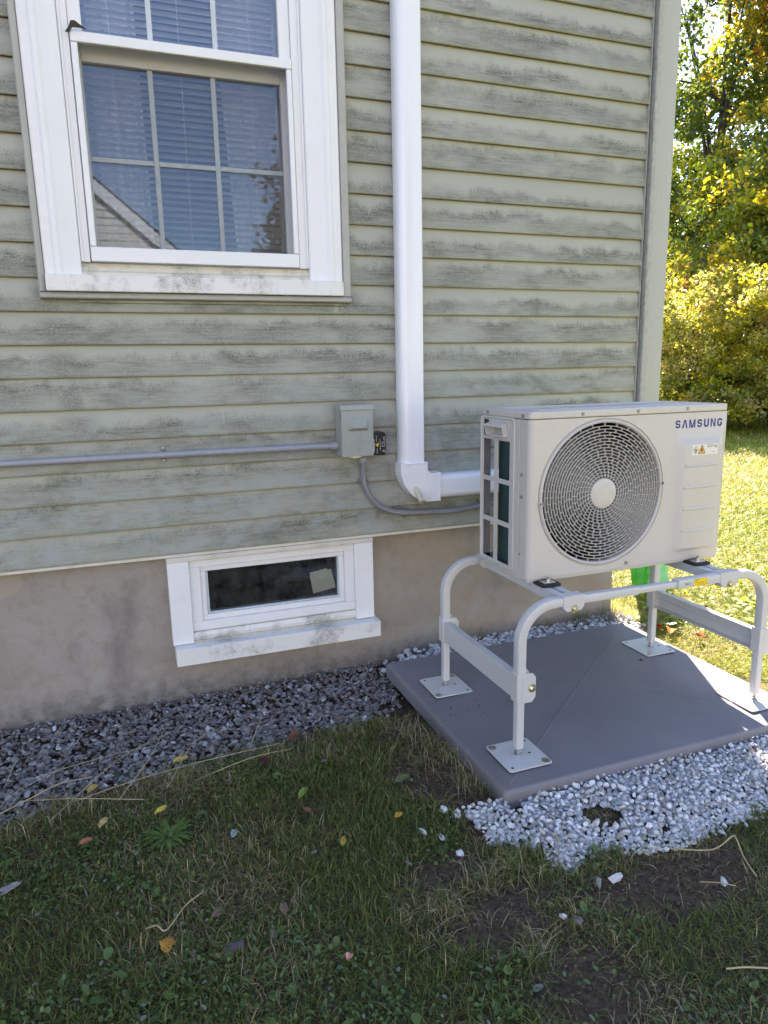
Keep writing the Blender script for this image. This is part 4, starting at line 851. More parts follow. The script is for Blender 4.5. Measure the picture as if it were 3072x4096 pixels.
def stones(pos, size, flatness, cols, g, name, chip=.35):
    n = len(pos); V = np.repeat(ico_v[None], n, 0)*(1+g.uniform(-chip, chip*.6, (n, len(ico_v), 1)))
    # cut a couple of planes for angular faces
    for _ in range(3):
        d = g.normal(size=(n, 3)); d /= np.linalg.norm(d, axis=1, keepdims=True); c = g.uniform(.35, .75, n)
        pr_ = np.einsum('nvk,nk->nv', V, d)-c[:, None]; V = V-np.maximum(pr_, 0)[..., None]*d[:, None]
    sc_ = size[:, None]*np.stack([g.uniform(.8, 1.35, n), g.uniform(.6, 1.0, n), flatness*g.uniform(.6, 1.15, n)], 1)
    V = V*sc_[:, None]; V = np.einsum('nij,nvj->nvi', rotmats(n, g), V)+pos[:, None]
    F = ico_f[None]+(np.arange(n)*len(ico_v))[:, None, None]
    return trimesh(name, V.reshape(-1, 3), F.reshape(-1, 3), M['stone'], np.repeat(cols, len(ico_v), 0), flat=True)
g = np.random.default_rng(11)
def spaced(x, y, r, f=.85):
    cell = 2*r.max(); H = {}; keep = np.zeros(len(x), bool)
    for i in range(len(x)):
        cx_, cy_ = int(x[i]//cell), int(y[i]//cell); ok = True
        for a in (-1, 0, 1):
            for b in (-1, 0, 1):
                for jx in H.get((cx_+a, cy_+b), ()):
                    if (x[i]-x[jx])**2+(y[i]-y[jx])**2 < (f*(r[i]+r[jx]))**2: ok = False; break
                if not ok: break
            if not ok: break
        if ok: keep[i] = True; H.setdefault((cx_, cy_), []).append(i)
    return keep
def inpad(x, y, m_=.0): return (x > PX0-m_) & (x < PX1+m_) & (y > PY0-m_) & (y < PY1+m_)
# dark slate chips along the foundation
n = 15000; x = g.uniform(-1.6, 1.12, n); y = g.uniform(-.90, FY+.005, n)
bnd = np.interp(x, [-1.6, -.44, -.32, -.14, .13, .30, .48, .66, .84, .99], [-.80, -.72, -.645, -.62, -.575, -.575, -.535, -.525, -.47, -.36])+.05*(fbm(x, y, .12, 21)-.5)
pr_ = sstep(-.045, .03, y-bnd); keep = (g.random(n) < pr_) & ~inpad(x, y, -.01) & (g.random(n) < 1-.6*sstep(.90, .99, x))
x, y = x[keep], y[keep]; n = len(x); s_ = g.uniform(.0065, .0155, n)*(1+.35*(g.random(n) < .12))
z = gz(x, y)+.004+g.random(n)*.022*sstep(-.03, .08, y-bnd[keep])
t_ = g.random(n); base = np.where((t_ < .62)[:, None], np.array([[.200, .182, .172]]), np.where((t_ < .85)[:, None], np.array([[.285, .285, .285]]), np.array([[.200, .158, .132]])))
base = np.where((g.random(n) < .035)[:, None], np.array([[.42, .43, .44]]), base)*g.uniform(.7, 1.35, (n, 1))
tag(stones(np.c_[x, y, z], s_, .42, base, g, 'dark_gravel'), 'dark grey slate gravel along the foundation under the basement window', 'gravel', kind='stuff')
# white marble chips in front of and behind the pad
wgx = [.72, .79, .82, .90, .953, 1.00, 1.07, 1.15, 1.257, 1.36, 1.45, 1.6, 1.9, 2.4]; wgy = [-1.19, -1.262, -1.29, -1.34, -1.475, -1.44, -1.43, -1.47, -1.505, -1.485, -1.475, -1.465, -1.45, -1.42]
n = 22000; x = g.uniform(.74, 2.35, n); y = g.uniform(-1.56, -1.16, n); b = np.interp(x, wgx, wgy)+.045*(fbm(x, y, .09, 33)-.5)
keep = (g.random(n) < sstep(-.018, .022, y-b)) & ~inpad(x, y, -.006) & (x > .80+.10*(fbm(x, y, .07, 5)-.3)) & (np.hypot((x-1.16)/1.15, y+1.322) > .052) & (np.hypot(x-.955, (y+1.205)) > .028) & (np.hypot(x-1.29, y+1.43) > .018)
xa_, ya_, ba_ = x[keep], y[keep], b[keep]; sa_ = g.uniform(.0070, .0138, len(xa_)); k1 = spaced(xa_, ya_, sa_, .70); low_ = (~k1) & (g.random(len(xa_)) < .42)
n = 2200; x = g.uniform(.88, 2.28, n); y = g.uniform(-.205, FY-.006, n); keep = ~inpad(x, y, -.006) & (g.random(n) < sstep(.93, 1.12, x)*(.25+.75*sstep(1.0, 1.3, x))); xb_, yb_ = x[keep], y[keep]
x, y = np.r_[xa_[k1], xa_[low_], xb_], np.r_[ya_[k1], ya_[low_], yb_]; bb = np.r_[ba_[k1], ba_[low_], np.full(len(xb_), -9.)]; n = len(x); nt_, nl_ = k1.sum(), low_.sum()
front = np.arange(n) < nt_+nl_; s_ = np.r_[sa_[k1], sa_[low_]*.9, g.uniform(.010, .019, len(xb_))]; edge_ = sstep(0, .09, y-bb); top_ = np.arange(n) < nt_
z = gz(x, y)+.004+np.where(top_, .012+.010*g.random(n), 0)*edge_*front+np.where(front, .006*edge_, g.random(n)*.034+.018*sstep(.9, 1.1, x))
col = np.where(g.random((n, 1)) < .10, np.array([[.50, .46, .40]]), np.array([[.62, .635, .655]]))*g.uniform(.66, 1.22, (n, 1))*np.where(g.random((n, 1)) < .12, .72, 1)
tag(stones(np.c_[x, y, z], s_, .72, col, g, 'white_gravel', .34), 'white marble gravel around the grey equipment pad', 'gravel', kind='stuff')
# strays
strays = [((1.035, -1.541), .021, 'largest lone white stone on the soil in front of the gravel'), ((.839, -1.599), .016, 'white stone on bare soil beside a pinkish stone'), ((.703, -1.241), .015, 'white stone in the grass left of the pad corner, beside a yellow leaf'),
          ((.665, -1.200), .013, 'small white stone farthest out in the grass left of the pad'), ((.718, -1.318), .014, 'white stone by the dry grass left of the gravel tip'), ((.755, -1.141), .019, 'upper white stone of the pair lying near the pad corner'),
          ((.783, -1.172), .017, 'lower white stone of the pair lying near the pad corner'), ((.830, -1.182), .016, 'white stone right beside the pad front left corner'), ((1.414, -1.500), .014, 'white stone in green grass below the right gravel edge'), ((1.267, -1.646), .015, 'white stone in the grass beneath the long bent straw')]
for i, ((x, y), s, lab) in enumerate(strays):
    gg = np.random.default_rng(50+i); o = stones(np.array([[0, 0, 0.]]), np.array([s]), .6, np.array([[.58, .59, .61]]), gg, 'white_stone', .3); o.location = (x, y, float(gz(x, y))+.012+s*.3)
    tag(o, lab, 'stone', 'stray white stones')
for (x, y), s, c, lab in (((.863, -1.626), .015, (.20, .16, .17), 'pinkish grey stone on bare soil next to a white stone'), ((.983, -1.54), .016, (.30, .32, .27), 'pale greenish stone left of the largest lone white stone'), ((-.03, -.405), .020, (.36, .36, .36), 'largest light grey stone lying on the dark gravel')):
    o = stones(np.array([[0, 0, 0.]]), np.array([s]), .5, np.array([c]), np.random.default_rng(int(s*1e4)), 'stone', .25); o.location = (x, y, float(gz(x, y))+.016+s*.3); tag(o, lab, 'stone')

# ------------------------------------------------------------------ lawn
def blades(x, y, z, L, w, phi0, phi1, head, col, name, mat, lab, cat, kind='stuff'):
    n = len(x); d = np.stack([np.cos(head), np.sin(head), np.zeros(n)], 1); sd_ = np.stack([-np.sin(head), np.cos(head), np.zeros(n)], 1); up = np.array([[0, 0, 1.]])
    p0 = np.stack([x, y, z], 1); pm = p0+(L*.5)[:, None]*(d*np.sin(phi0)[:, None]+up*np.cos(phi0)[:, None]); p1 = pm+(L*.5)[:, None]*(d*np.sin(phi1)[:, None]+up*np.cos(phi1)[:, None])
    h = (w*.5)[:, None]*sd_; V = np.stack([p0-h*.8, p0+h*.8, pm-h, pm+h, p1], 1).reshape(-1, 3)
    F = (np.array([[0, 1, 3], [0, 3, 2], [2, 3, 4]])[None]+(np.arange(n)*5)[:, None, None]).reshape(-1, 3)
    return tag(trimesh(name, V, F, mat, np.repeat(col, 5, 0)), lab, cat, kind=kind)
def bare(x, y):
    """0..1 bare soil patches"""
    b = np.zeros_like(x)
    for cx_, cy_, rx, ry in ((.705, -1.54, .17, .12), (.775, -.955, .13, .16), (.68, -1.36, .13, .09), (.79, -1.78, .18, .13), (1.19, -1.595, .24, .10), (1.03, -1.57, .12, .06), (.80, -.66, .10, .10), (.86, -1.25, .10, .07), (1.34, -1.585, .10, .05)):
        b = np.maximum(b, 1-sstep(.55, 1.15, np.hypot((x-cx_)/rx, (y-cy_)/ry)+.7*(fbm(x, y, .06, 44)-.5)))
    return b
def dgrav(x, y): 
    b = np.interp(x, [-1.6, -.44, -.32, -.14, .13, .30, .48, .66, .84, .99], [-.80, -.72, -.645, -.62, -.575, -.575, -.535, -.525, -.47, -.36]); return sstep(-.05, .05, y-b)*(x < .93)
def wgrav(x, y): return sstep(-.02, .03, y-np.interp(x, wgx, wgy))*(x > .80)*(y > -1.56)
g = np.random.default_rng(23)
def mixcol(n, g, dry, dk):
    green = np.array([[.085, .155, .034]]); olive = np.array([[.180, .172, .048]]); straw = np.array([[.40, .325, .185]]); t_ = g.random((n, 1))
    c = green*(1-t_)+olive*t_; c = np.where(g.random((n, 1)) < dry[:, None], straw*g.uniform(.55, 1.2, (n, 1)), c)
    return c*g.uniform(.65, 1.3, (n, 1))*dk
n = 250000; x = g.uniform(-1.15, 2.15, n); y = g.uniform(-2.25, -.42, n)
dens = (1-.94*bare(x, y))*(1-dgrav(x, y))*(1-wgrav(x, y))*(~inpad(x, y, .004))*(.30+.85*fbm(x, y, .16, 61)); keep = (g.random(n) < dens*1.15) & ~((x > .93) & (y > -1.19))
x, y = x[keep], y[keep]; n = len(x); dryf = np.clip(1.5*(fbm(x, y, .22, 71)-.42)+.35*bare(x, y)+.25*sstep(-.9, -.55, y), .05, .82); dryf = np.maximum(dryf, .75*(np.hypot((x-.58)/.10, (y+1.45)/.12) < 1)*g.random(n))
L = g.uniform(.018, .052, n)*(.75+.6*fbm(x, y, .3, 81)); w = g.uniform(.0009, .0030, n); ph0 = np.abs(g.normal(.92, .42, n)); ph1 = ph0+g.uniform(.2, 1.0, n)
blades(x, y, gz(x, y)-.002, L, w, ph0, np.minimum(ph1, 1.85), g.uniform(0, 2*np.pi, n), mixcol(n, g, dryf, 1.0), 'grass', M['grass'], 'short shaded grass in the foreground mixed with dry blades', 'grass')
n = 150000; x = g.uniform(-2.6, 4.2, n); y = g.uniform(-3.6, -.5, n); core = (x > -1.15) & (x < 2.15) & (y > -2.25)
keep = ~core & ~inpad(x, y, .006) & (wgrav(x, y) < .5) & (dgrav(x, y) < .5) & ~((x > 3.2) & (y > -1.2)); x, y = x[keep], y[keep]; n = len(x)
blades(x, y, gz(x, y)-.002, g.uniform(.025, .06, n), g.uniform(.0014, .0034, n), np.abs(g.normal(.85, .4, n)), g.uniform(.9, 1.7, n), g.uniform(0, 2*np.pi, n), mixcol(n, g, np.clip(1.5*(fbm(x, y, .3, 71)-.4)+.1, .05, .6), 1.25), 'border_grass', M['grass'], 'lawn grass around the edges of the shaded foreground', 'grass')
# tufts at pad edge and gravel edge: longer blades in clumps
cl = [(.86, -.80, 70), (.84, -.70, 70), (.90, -.90, 80), (.87, -1.02, 70), (.90, -1.10, 60), (.80, -.62, 60), (.62, -.62, 60), (.35, -.66, 60), (.08, -.68, 60), (-.25, -.74, 60), (-.40, -.80, 60), (.55, -.75, 60), (.75, -1.42, 80), (.60, -1.50, 80), (.86, -1.42, 60), (.80, -.88, 60), (.72, -1.66, 70), (1.16, -1.325, 60), (2.05, .02, 130), (1.85, .025, 50), (1.50, .03, 20), (2.2, -.02, 120), (2.24, .0, 100)]
xs_, ys_, Ls_, hs = [], [], [], []
for cx_, cy_, q in cl:
    xs_.append(g.normal(cx_, .028, q)); ys_.append(np.minimum(g.normal(cy_, .026, q), FY-.01)); Ls_.append(g.uniform(.05, .115, q)*(.55 if cx_ == 1.16 else 1)*(1.6 if cy_ > -.1 else 1)); hs.append(g.uniform(0, 2*np.pi, q))
x, y, L, h = map(np.concatenate, (xs_, ys_, Ls_, hs)); keep = ~inpad(x, y, .002); x, y, L, h = x[keep], y[keep], L[keep], h[keep]; n = len(x)
blades(x, y, gz(x, y)-.002+np.where((y > -.2), .02, 0), L, g.uniform(.0012, .0022, n), np.abs(g.normal(.6, .35, n)), g.uniform(.9, 1.9, n), h, mixcol(n, g, np.full(n, .62), .95), 'tall_grass', M['dry'], 'longer dry grass tufts along the pad, gravel edge and foundation', 'grass')
# broad leaved ground cover (clover, plantain, moss)
def ovals(x, y, z, s, asp, tilt, head, col, name, mat, lab=None, cat=None, kind='stuff', cup=.25, parent=None, origin=(0, 0, 0)):
    n = len(x); q = 8; a = np.arange(q)*2*np.pi/q; px, py = np.cos(a), np.sin(a)*(1-.25*np.cos(a))
    loc = np.zeros((n, q+1, 3)); loc[:, :q, 0] = px[None]*s[:, None]; loc[:, :q, 1] = py[None]*(s*asp)[:, None]; loc[:, :q, 2] = cup*np.abs(py[None])*(s*asp)[:, None]
    ct, st_ = np.cos(tilt)[:, None], np.sin(tilt)[:, None]; lx, lz = loc[..., 0]*ct-loc[..., 2]*st_, loc[..., 0]*st_+loc[..., 2]*ct
    ch, sh = np.cos(head)[:, None], np.sin(head)[:, None]; V = np.stack([lx*ch-loc[..., 1]*sh+x[:, None], lx*sh+loc[..., 1]*ch+y[:, None], lz+z[:, None]], -1)
    F = np.array([[q, i, (i+1) % q] for i in range(q)])[None]+(np.arange(n)*(q+1))[:, None, None]
    o = trimesh(name, V.reshape(-1, 3), F.reshape(-1, 3), mat, np.repeat(col, q+1, 0), parent=parent, origin=origin)
    if lab: tag(o, lab, cat, kind=kind)
    return o
n = 52000; x = g.uniform(-1.0, 2.1, n); y = g.uniform(-2.2, -.45, n); pm = fbm(x, y, .25, 91)
dens = sstep(.42, .62, pm)*(1-.8*bare(x, y))*(1-dgrav(x, y))*(1-wgrav(x, y))*(~inpad(x, y, .012))*(1-.55*sstep(.6, 1.2, x)); keep = (g.random(n) < dens) & ~((x > .93) & (y > -1.19)); x, y = x[keep], y[keep]; n = len(x)
wc = np.array([[.062, .125, .034]])*(1-.55*g.random((n, 1)))+np.array([[.07, .09, .02]])*g.random((n, 1)); wc = np.where(g.random((n, 1)) < .05, np.array([[.16, .19, .15]]), wc)
ovals(x, y, gz(x, y)+g.uniform(.004, .030, n), g.uniform(.0022, .0066, n)*(1+1.1*(g.random(n) < .05)), g.uniform(.45, .85, n), g.normal(.1, .4, n), g.uniform(0, 2*np.pi, n), wc, 'clover', M['weed'], 'dark green clover and plantain leaves in the shaded lawn', 'clover')
# soil crumbs on bare patches
n = 9000; x = g.uniform(.3, 1.6, n); y = g.uniform(-1.95, -.5, n); keep = (g.random(n) < bare(x, y)) & ~inpad(x, y); x, y = x[keep], y[keep]; n = len(x)
tag(stones(np.c_[x, y, gz(x, y)+.001], g.uniform(.0015, .0065, n), .8, np.array([[.105, .074, .052]])*g.uniform(.5, 1.5, (n, 1)), g, 'soil_crumbs'), 'dark crumbly soil on the bare patches of lawn', 'soil', kind='stuff')
n = 90; x = np.r_[g.normal(1.02, .10, 60), g.uniform(.95, 2.1, 30)]; y = np.r_[g.normal(-.62, .09, 60), g.uniform(-1.15, -.25, 30)]; keep = inpad(x, y, -.03); x, y = x[keep], y[keep]; n = len(x)
tag(stones(np.c_[x, y, np.full(n, PZ+.004)], g.uniform(.001, .0038, n), .7, np.array([[.035, .025, .02]])*g.uniform(.6, 1.4, (n, 1)), g, 'dirt_specks'), 'specks of dark dirt scattered on the grey pad', 'dirt', kind='stuff')
# sunny lawn at the side of the house
n = 330000; az = R(20)+g.random(n)*R(55); d_ = 3.0*np.exp(g.random(n)*np.log(19/3.0)); x = d_*np.sin(az); y = -2.758+d_*np.cos(az)
keep = ~((x < 2.45) & (y > -.02)) & ~inpad(x, y, .006) & ~((x < 2.2) & (y > -1.6)) & (x > 2.0); x, y, d_ = x[keep], y[keep], d_[keep]; n = len(x); sc_ = np.clip(d_/3.6, .8, 3.2)
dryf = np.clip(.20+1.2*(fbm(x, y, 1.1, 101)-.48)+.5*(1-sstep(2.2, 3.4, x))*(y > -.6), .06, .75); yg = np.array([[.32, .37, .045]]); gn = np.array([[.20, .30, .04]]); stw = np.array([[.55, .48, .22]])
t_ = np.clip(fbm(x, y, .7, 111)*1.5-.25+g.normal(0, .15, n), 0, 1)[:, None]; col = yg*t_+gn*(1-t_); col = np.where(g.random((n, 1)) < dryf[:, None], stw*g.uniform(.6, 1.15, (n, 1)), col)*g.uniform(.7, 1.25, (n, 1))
blades(x, y, gz(x, y)-.003, g.uniform(.03, .07, n)*sc_**.45, g.uniform(.0018, .0034, n)*sc_, np.abs(g.normal(.85, .4, n)), g.uniform(.9, 1.7, n), g.uniform(0, 2*np.pi, n), col, 'lawn_grass', M['grass'], 'bright sunlit lawn beside and behind the house', 'lawn')
n = 9000; az = R(22)+g.random(n)*R(50); d_ = 3.4*np.exp(g.random(n)*np.log(8/3.4)); x = d_*np.sin(az); y = -2.758+d_*np.cos(az); keep = ~((x < 2.45) & (y > -.02)) & ~inpad(x, y, .02) & (x > 2.15) & (g.random(n) < sstep(.4, .6, fbm(x, y, .5, 121))); x, y = x[keep], y[keep]; n = len(x)
ovals(x, y, gz(x, y)+g.uniform(.01, .045, n), g.uniform(.008, .022, n), g.uniform(.5, .85, n), g.normal(.1, .5, n), g.uniform(0, 6.28, n), np.array([[.28, .36, .06]])*g.uniform(.7, 1.3, (n, 1)), 'lawn_clover', M['grass'], 'broad yellow-green weed leaves in the sunlit lawn', 'clover')
# green weed rosettes
def rosette(x, y, n, L, col, lab, wf=.16):
    t0 = thing('weed_rosette', (x, y, float(gz(x, y))), lab, 'weed', 'weed rosettes at the lawn edge')
    gg = np.random.default_rng(int(abs(x*977+y*131))+3)
    for i in range(n):
        a_ = i*2.4+gg.uniform(-.3, .3); l = L*gg.uniform(.6, 1.1); m = MB(); ns = 6; vs_ = []
        for s in range(ns+1):
            u = s/ns; r_ = l*u; wz = wf*l*math.sin(math.pi*min(1, u*.92+.08))**.8; hh = l*(.75*u-.62*u*u)+.006
            for e_ in (-1, 0, 1): vs_.append((x+r_*math.cos(a_)-e_*wz*math.sin(a_), y+r_*math.sin(a_)+e_*wz*math.cos(a_), float(gz(x, y))+hh+abs(e_)*.12*wz))
        F = []
        for s in range(ns):
            for e_ in range(2): b0 = s*3+e_; F += [(b0, b0+1, b0+4), (b0, b0+4, b0+3)]
        trimesh('leaf', np.array(vs_), np.array(F), M['weed'], np.tile(np.array(col)*gg.uniform(.7, 1.25), (len(vs_), 1)), parent=t0, origin=t0.location)
rosette(.009, -.957, 44, .080, (.085, .165, .035), 'bright green grassy weed clump in the middle of the shaded lawn', .075)
rosette(.31, -.51, 10, .06, (.045, .080, .045), 'dark green leafy weed on the gravel below the basement sill')
rosette(-.11, -.58, 9, .065, (.035, .070, .050), 'dark blue-green weed at the gravel edge beside a yellow leaf')
# fallen leaves
def leaf(name, x, y, L, W_, head, col, lab, curl=.35, tilt=.15, dz=.022, grp='fallen leaves', lobes=0, z=None):
    m = []; ns = 9; gg = np.random.default_rng(int(abs(x*7919+y*104729)) % 9999); F = []
    for s in range(ns+1):
        u = s/ns; wv_ = math.sin(math.pi*u)**.75*W_/2*(1+.35*lobes*math.sin(u*14))+.0006
        for e_ in (-1, -.5, 0, .5, 1): m.append((L*(u-.5), e_*wv_, curl*abs(e_)**1.5*wv_+.10*L*math.sin(u*3.1)*curl+gg.normal(0, .0012)))
    for s in range(ns):
        for e_ in range(4): b0 = s*5+e_; F += [(b0, b0+1, b0+6), (b0, b0+6, b0+5)]
    V = np.array(m); c = np.array(col)*gg.uniform(.75, 1.2, (len(V), 1))
    o = trimesh(name, V, np.array(F), M['dry'], np.repeat(c, 1, 0)[:, :3] if c.shape[1] == 3 else np.tile(col, (len(V), 1))); o.location = (x, y, float(gz(x, y))+dz if z is None else z); o.rotation_euler = (tilt, -tilt*.6, head); o.modifiers.new('s', 'SOLIDIFY').thickness = .0006
    return tag(o, lab, 'leaf', grp)
Yl, Or, Br, Rd, Pk = (.62, .44, .13), (.55, .27, .05), (.16, .08, .045), (.20, .035, .03), (.50, .20, .14)
leaf('fallen_leaf', .07, -.545, .055, .026, .1, Yl, 'pale yellow curled leaf on the dark gravel edge'); leaf('fallen_leaf', -.198, -.615, .045, .022, .9, Yl, 'yellow leaf on the gravel edge above the dry stems'); leaf('fallen_leaf', -.159, -.84, .042, .020, 1.0, (.55, .36, .17), 'tan curled leaf in the grass left of the bright weed clump'); leaf('fallen_leaf', -.005, -.900, .042, .016, .5, (.58, .42, .08), 'yellow leaf lying on the bright green weed clump', dz=.06)
leaf('fallen_leaf', -.017, -1.353, .040, .032, 1.3, Or, 'broad orange leaf alone in the lower left lawn', lobes=.6); leaf('fallen_leaf', .459, -.553, .060, .045, .4, Br, 'brown withered leaf on the dark gravel', curl=.7, lobes=.8); leaf('fallen_leaf', .318, -.703, .045, .03, 2.0, (.10, .03, .03), 'dark maroon leaf near the gravel edge', curl=.6); leaf('fallen_leaf', -.201, -.911, .036, .02, .2, (.45, .17, .09), 'small reddish leaf left of the bright weed clump')
leaf('fallen_leaf', -.376, -1.034, .075, .022, .5, (.36, .32, .30), 'pale grey-pink leaf at the left picture edge'); leaf('fallen_leaf', .398, -.913, .055, .02, .8, (.20, .27, .06), 'yellow-green folded leaf in the lawn below the brown leaf', curl=.6); leaf('fallen_leaf', .389, -.995, .03, .018, 2.2, (.30, .14, .09), 'small russet leaf right of the lawn centre'); leaf('fallen_leaf', .447, -1.161, .035, .015, 1.1, (.50, .36, .06), 'small yellow leaf right of the lawn centre')
leaf('fallen_leaf', .625, -1.115, .028, .018, .2, (.62, .40, .06), 'bright yellow leaf beside the white stones near the pad'); leaf('fallen_leaf', .177, -1.025, .032, .018, 1.2, (.30, .36, .32), 'pale silvery leaf just right of the bright weed clump'); leaf('fallen_leaf', .70, -.955, .06, .025, .3, (.14, .16, .07), 'dull green leaf on bare soil left of the pad', curl=.3)
leaf('fallen_leaf', .10, -1.30, .035, .02, .5, (.20, .12, .09), 'brown leaf right of the orange leaf'); leaf('fallen_leaf', .245, -1.345, .04, .018, 1.5, (.24, .15, .10), 'tan-brown leaf upright in the lower lawn'); leaf('fallen_leaf', .66, -1.845, .03, .016, .2, (.50, .32, .18), 'tan leaf by the bare soil near the bottom edge')
for x, y, hd_, lab in ((2.25, -.17, .3, 'red leaf nearest the house corner behind the pad'), (2.32, -.22, 1.4, 'red leaf right behind the back corner of the pad'), (2.38, -.42, 2.0, 'red leaf in the shade right of the back stand leg'), (2.33, -.30, .7, 'orange-red leaf beside the pad back corner'), (2.62, .10, .2, 'orange leaf in front of the green bag')): leaf('fallen_leaf', x, y, .06, .04, hd_, (.48, .07, .03) if 'orange' not in lab else (.60, .20, .04), lab, curl=.6, dz=.035, lobes=.9)
leaf('fallen_leaf', 1.90, -.60, .018, .010, .3, (.25, .03, .03), 'tiny red leaf bit lying on the grey pad', dz=0, z=PZ+.007)
o = MB().box(.100, .142, -1.421, -1.405, float(gz(.12, -1.413))+.014, float(gz(.12, -1.413))+.024).build('wood_chip', plain('purple_wood', (.10, .075, .095), .8), bev=.002); tag(o, 'small dull purple wood chip in the lower lawn', 'wood chip')
leaf('flower_petal', .346, -1.535, .018, .015, .8, (.80, .36, .30), 'salmon pink petal in the lower lawn', curl=.8, dz=.025, grp=None)
# dry stems
def stem(pts, r, label, grp='long dry stems'):
    p3 = [(x, y, float(gz(x, y))+h) for x, y, h in pts]; o = MB().tube(catmull(p3, 5), r, 5).build('dry_stem', M['straw'], smooth=60); return tag(o, label, 'straw', grp)
M['straw'] = plain('dry_straw', (.38, .31, .18), .7, var=.15)
stem([(1.217, -1.517, .03), (1.30, -1.575, .045), (1.36, -1.578, .07), (1.374, -1.58, .06), (1.37, -1.61, .03), (1.365, -1.655, .01)], .0019, 'long bent straw across the grass below the white gravel')
stem([(1.062, -1.851, .03), (1.10, -1.868, .035), (1.16, -1.89, .03)], .002, 'straight straw at the right picture edge'); stem([(1.201, -1.638, .03), (1.235, -1.662, .035), (1.269, -1.679, .03)], .0014, 'short straw under the long bent straw')
stem([(-.06, -1.285, .02), (-.035, -1.32, .05), (-.015, -1.335, .045), (.03, -1.27, .04), (.07, -1.23, .03)], .0016, 'crooked straw above the orange leaf')
stem([(-.47, -.70, .03), (-.36, -.635, .04), (-.294, -.602, .05), (-.20, -.57, .04)], .0022, 'pale thick dry stem at the left gravel edge')
for pts, lab in (([(-.25, -.70, .03), (-.05, -.69, .05), (.15, -.66, .05), (.39, -.62, .04)], 'longest thin dry stem, lying along the whole gravel edge'), ([(-.45, -.54, .05), (-.43, -.42, .09), (-.42, -.30, .05)], 'thin dry stem standing on the gravel at the left picture edge'), ([(-.30, -.78, .03), (-.12, -.55, .07), (.05, -.33, .05)], 'thin dry stem crossing the dark gravel towards the largest grey stone'), ([(-.12, -.75, .03), (-.02, -.60, .08), (.03, -.42, .10)], 'thin dry stem rising left of the pale yellow leaf'), ([(.02, -.74, .03), (.12, -.55, .08), (.24, -.40, .06)], 'thin dry stem rising just right of the pale yellow leaf'), ([(.30, -.58, .04), (.35, -.48, .09), (.385, -.40, .11)], 'upright dry stem on the gravel beside the brown withered leaf'),
    ([(-.40, -.62, .03), (-.25, -.72, .05), (-.05, -.78, .03)], 'dry stem lying in the grass under the upper yellow leaf'), ([(-.35, -.46, .04), (-.15, -.44, .05), (.0, -.38, .03)], 'dry stem lying flat in the middle of the dark gravel'), ([(.1, -.72, .02), (.28, -.69, .04), (.42, -.66, .03)], 'dry stem lying below the dark maroon leaf'), ([(-.48, -.80, .02), (-.42, -.64, .06), (-.30, -.48, .05)], 'dry stem leaning from the left edge across the pale thick one')): stem(pts, .0011, lab)

# ------------------------------------------------------------------ green bag at the house corner
k = NM('green_polythene'); f = k.noise(k.obj(), 14, 3); k.col(k.mix(k.ramp(f, .35, .65), (.03, .34, .05), (.08, .50, .16))).set(.22); tl = k.n('BsdfTranslucent'); tl.inputs[0].default_value = (.05, .50, .05, 1); mx = k.n('MixShader'); mx.inputs[0].default_value = .35; k.l(k.b.outputs[0], mx.inputs[1]); k.l(tl.outputs[0], mx.inputs[2]); k.l(mx.outputs[0], k.out.inputs[0]); M['bag'] = k.m
k = NM('pale_green_polythene'); k.col((.30, .58, .42)).set(.2); tl = k.n('BsdfTranslucent'); tl.inputs[0].default_value = (.30, .72, .40, 1); mx = k.n('MixShader'); mx.inputs[0].default_value = .4; k.l(k.b.outputs[0], mx.inputs[1]); k.l(tl.outputs[0], mx.inputs[2]); k.l(mx.outputs[0], k.out.inputs[0]); M['bag2'] = k.m
bag = thing('plastic_bag', (2.70, .26, float(gz(2.7, .26))), 'crumpled green plastic bag standing on the lawn behind the stand', 'bag')
def crumple(name, mat, cx_, cy_, z0, z1, rfun, seed, n=28, q=18):
    gg = np.random.default_rng(seed); vs_ = []; ph = gg.uniform(0, 6, 8)
    for i in range(q+1):
        v = i/q
        for jn in range(n):
            a_ = 2*math.pi*jn/n; rx, ry, ox = rfun(v); w = 1+.16*math.sin(3*a_+ph[0]+2*v)+.12*math.sin(5*a_+ph[1]-4*v)+.09*math.sin(9*a_+ph[2]+6*v)+.05*gg.normal()
            vs_.append((cx_+ox+rx*w*math.cos(a_), cy_+ry*w*math.sin(a_), z0+(z1-z0)*v+.012*math.sin(4*a_+ph[3])*(1-v)+.006*gg.normal()))
    m = MB(); m.add(vs_, [(i*n+jn, i*n+(jn+1) % n, (i+1)*n+(jn+1) % n, (i+1)*n+jn) for i in range(q) for jn in range(n)]); return m.build(name, mat, bag, smooth=40)
zb = float(gz(2.7, .26))
crumple('bag_body', M['bag2'], 2.735, .27, zb, zb+.37, lambda v: (.055+.03*v-.05*max(0, v-.75)*4*.5, .06, .0), 4)
crumple('bag_neck', M['bag'], 2.60, .25, zb+.01, zb+.40, lambda v: (.030+.085*v**1.2, .03+.03*v, -.01+.02*(1-v)), 8)

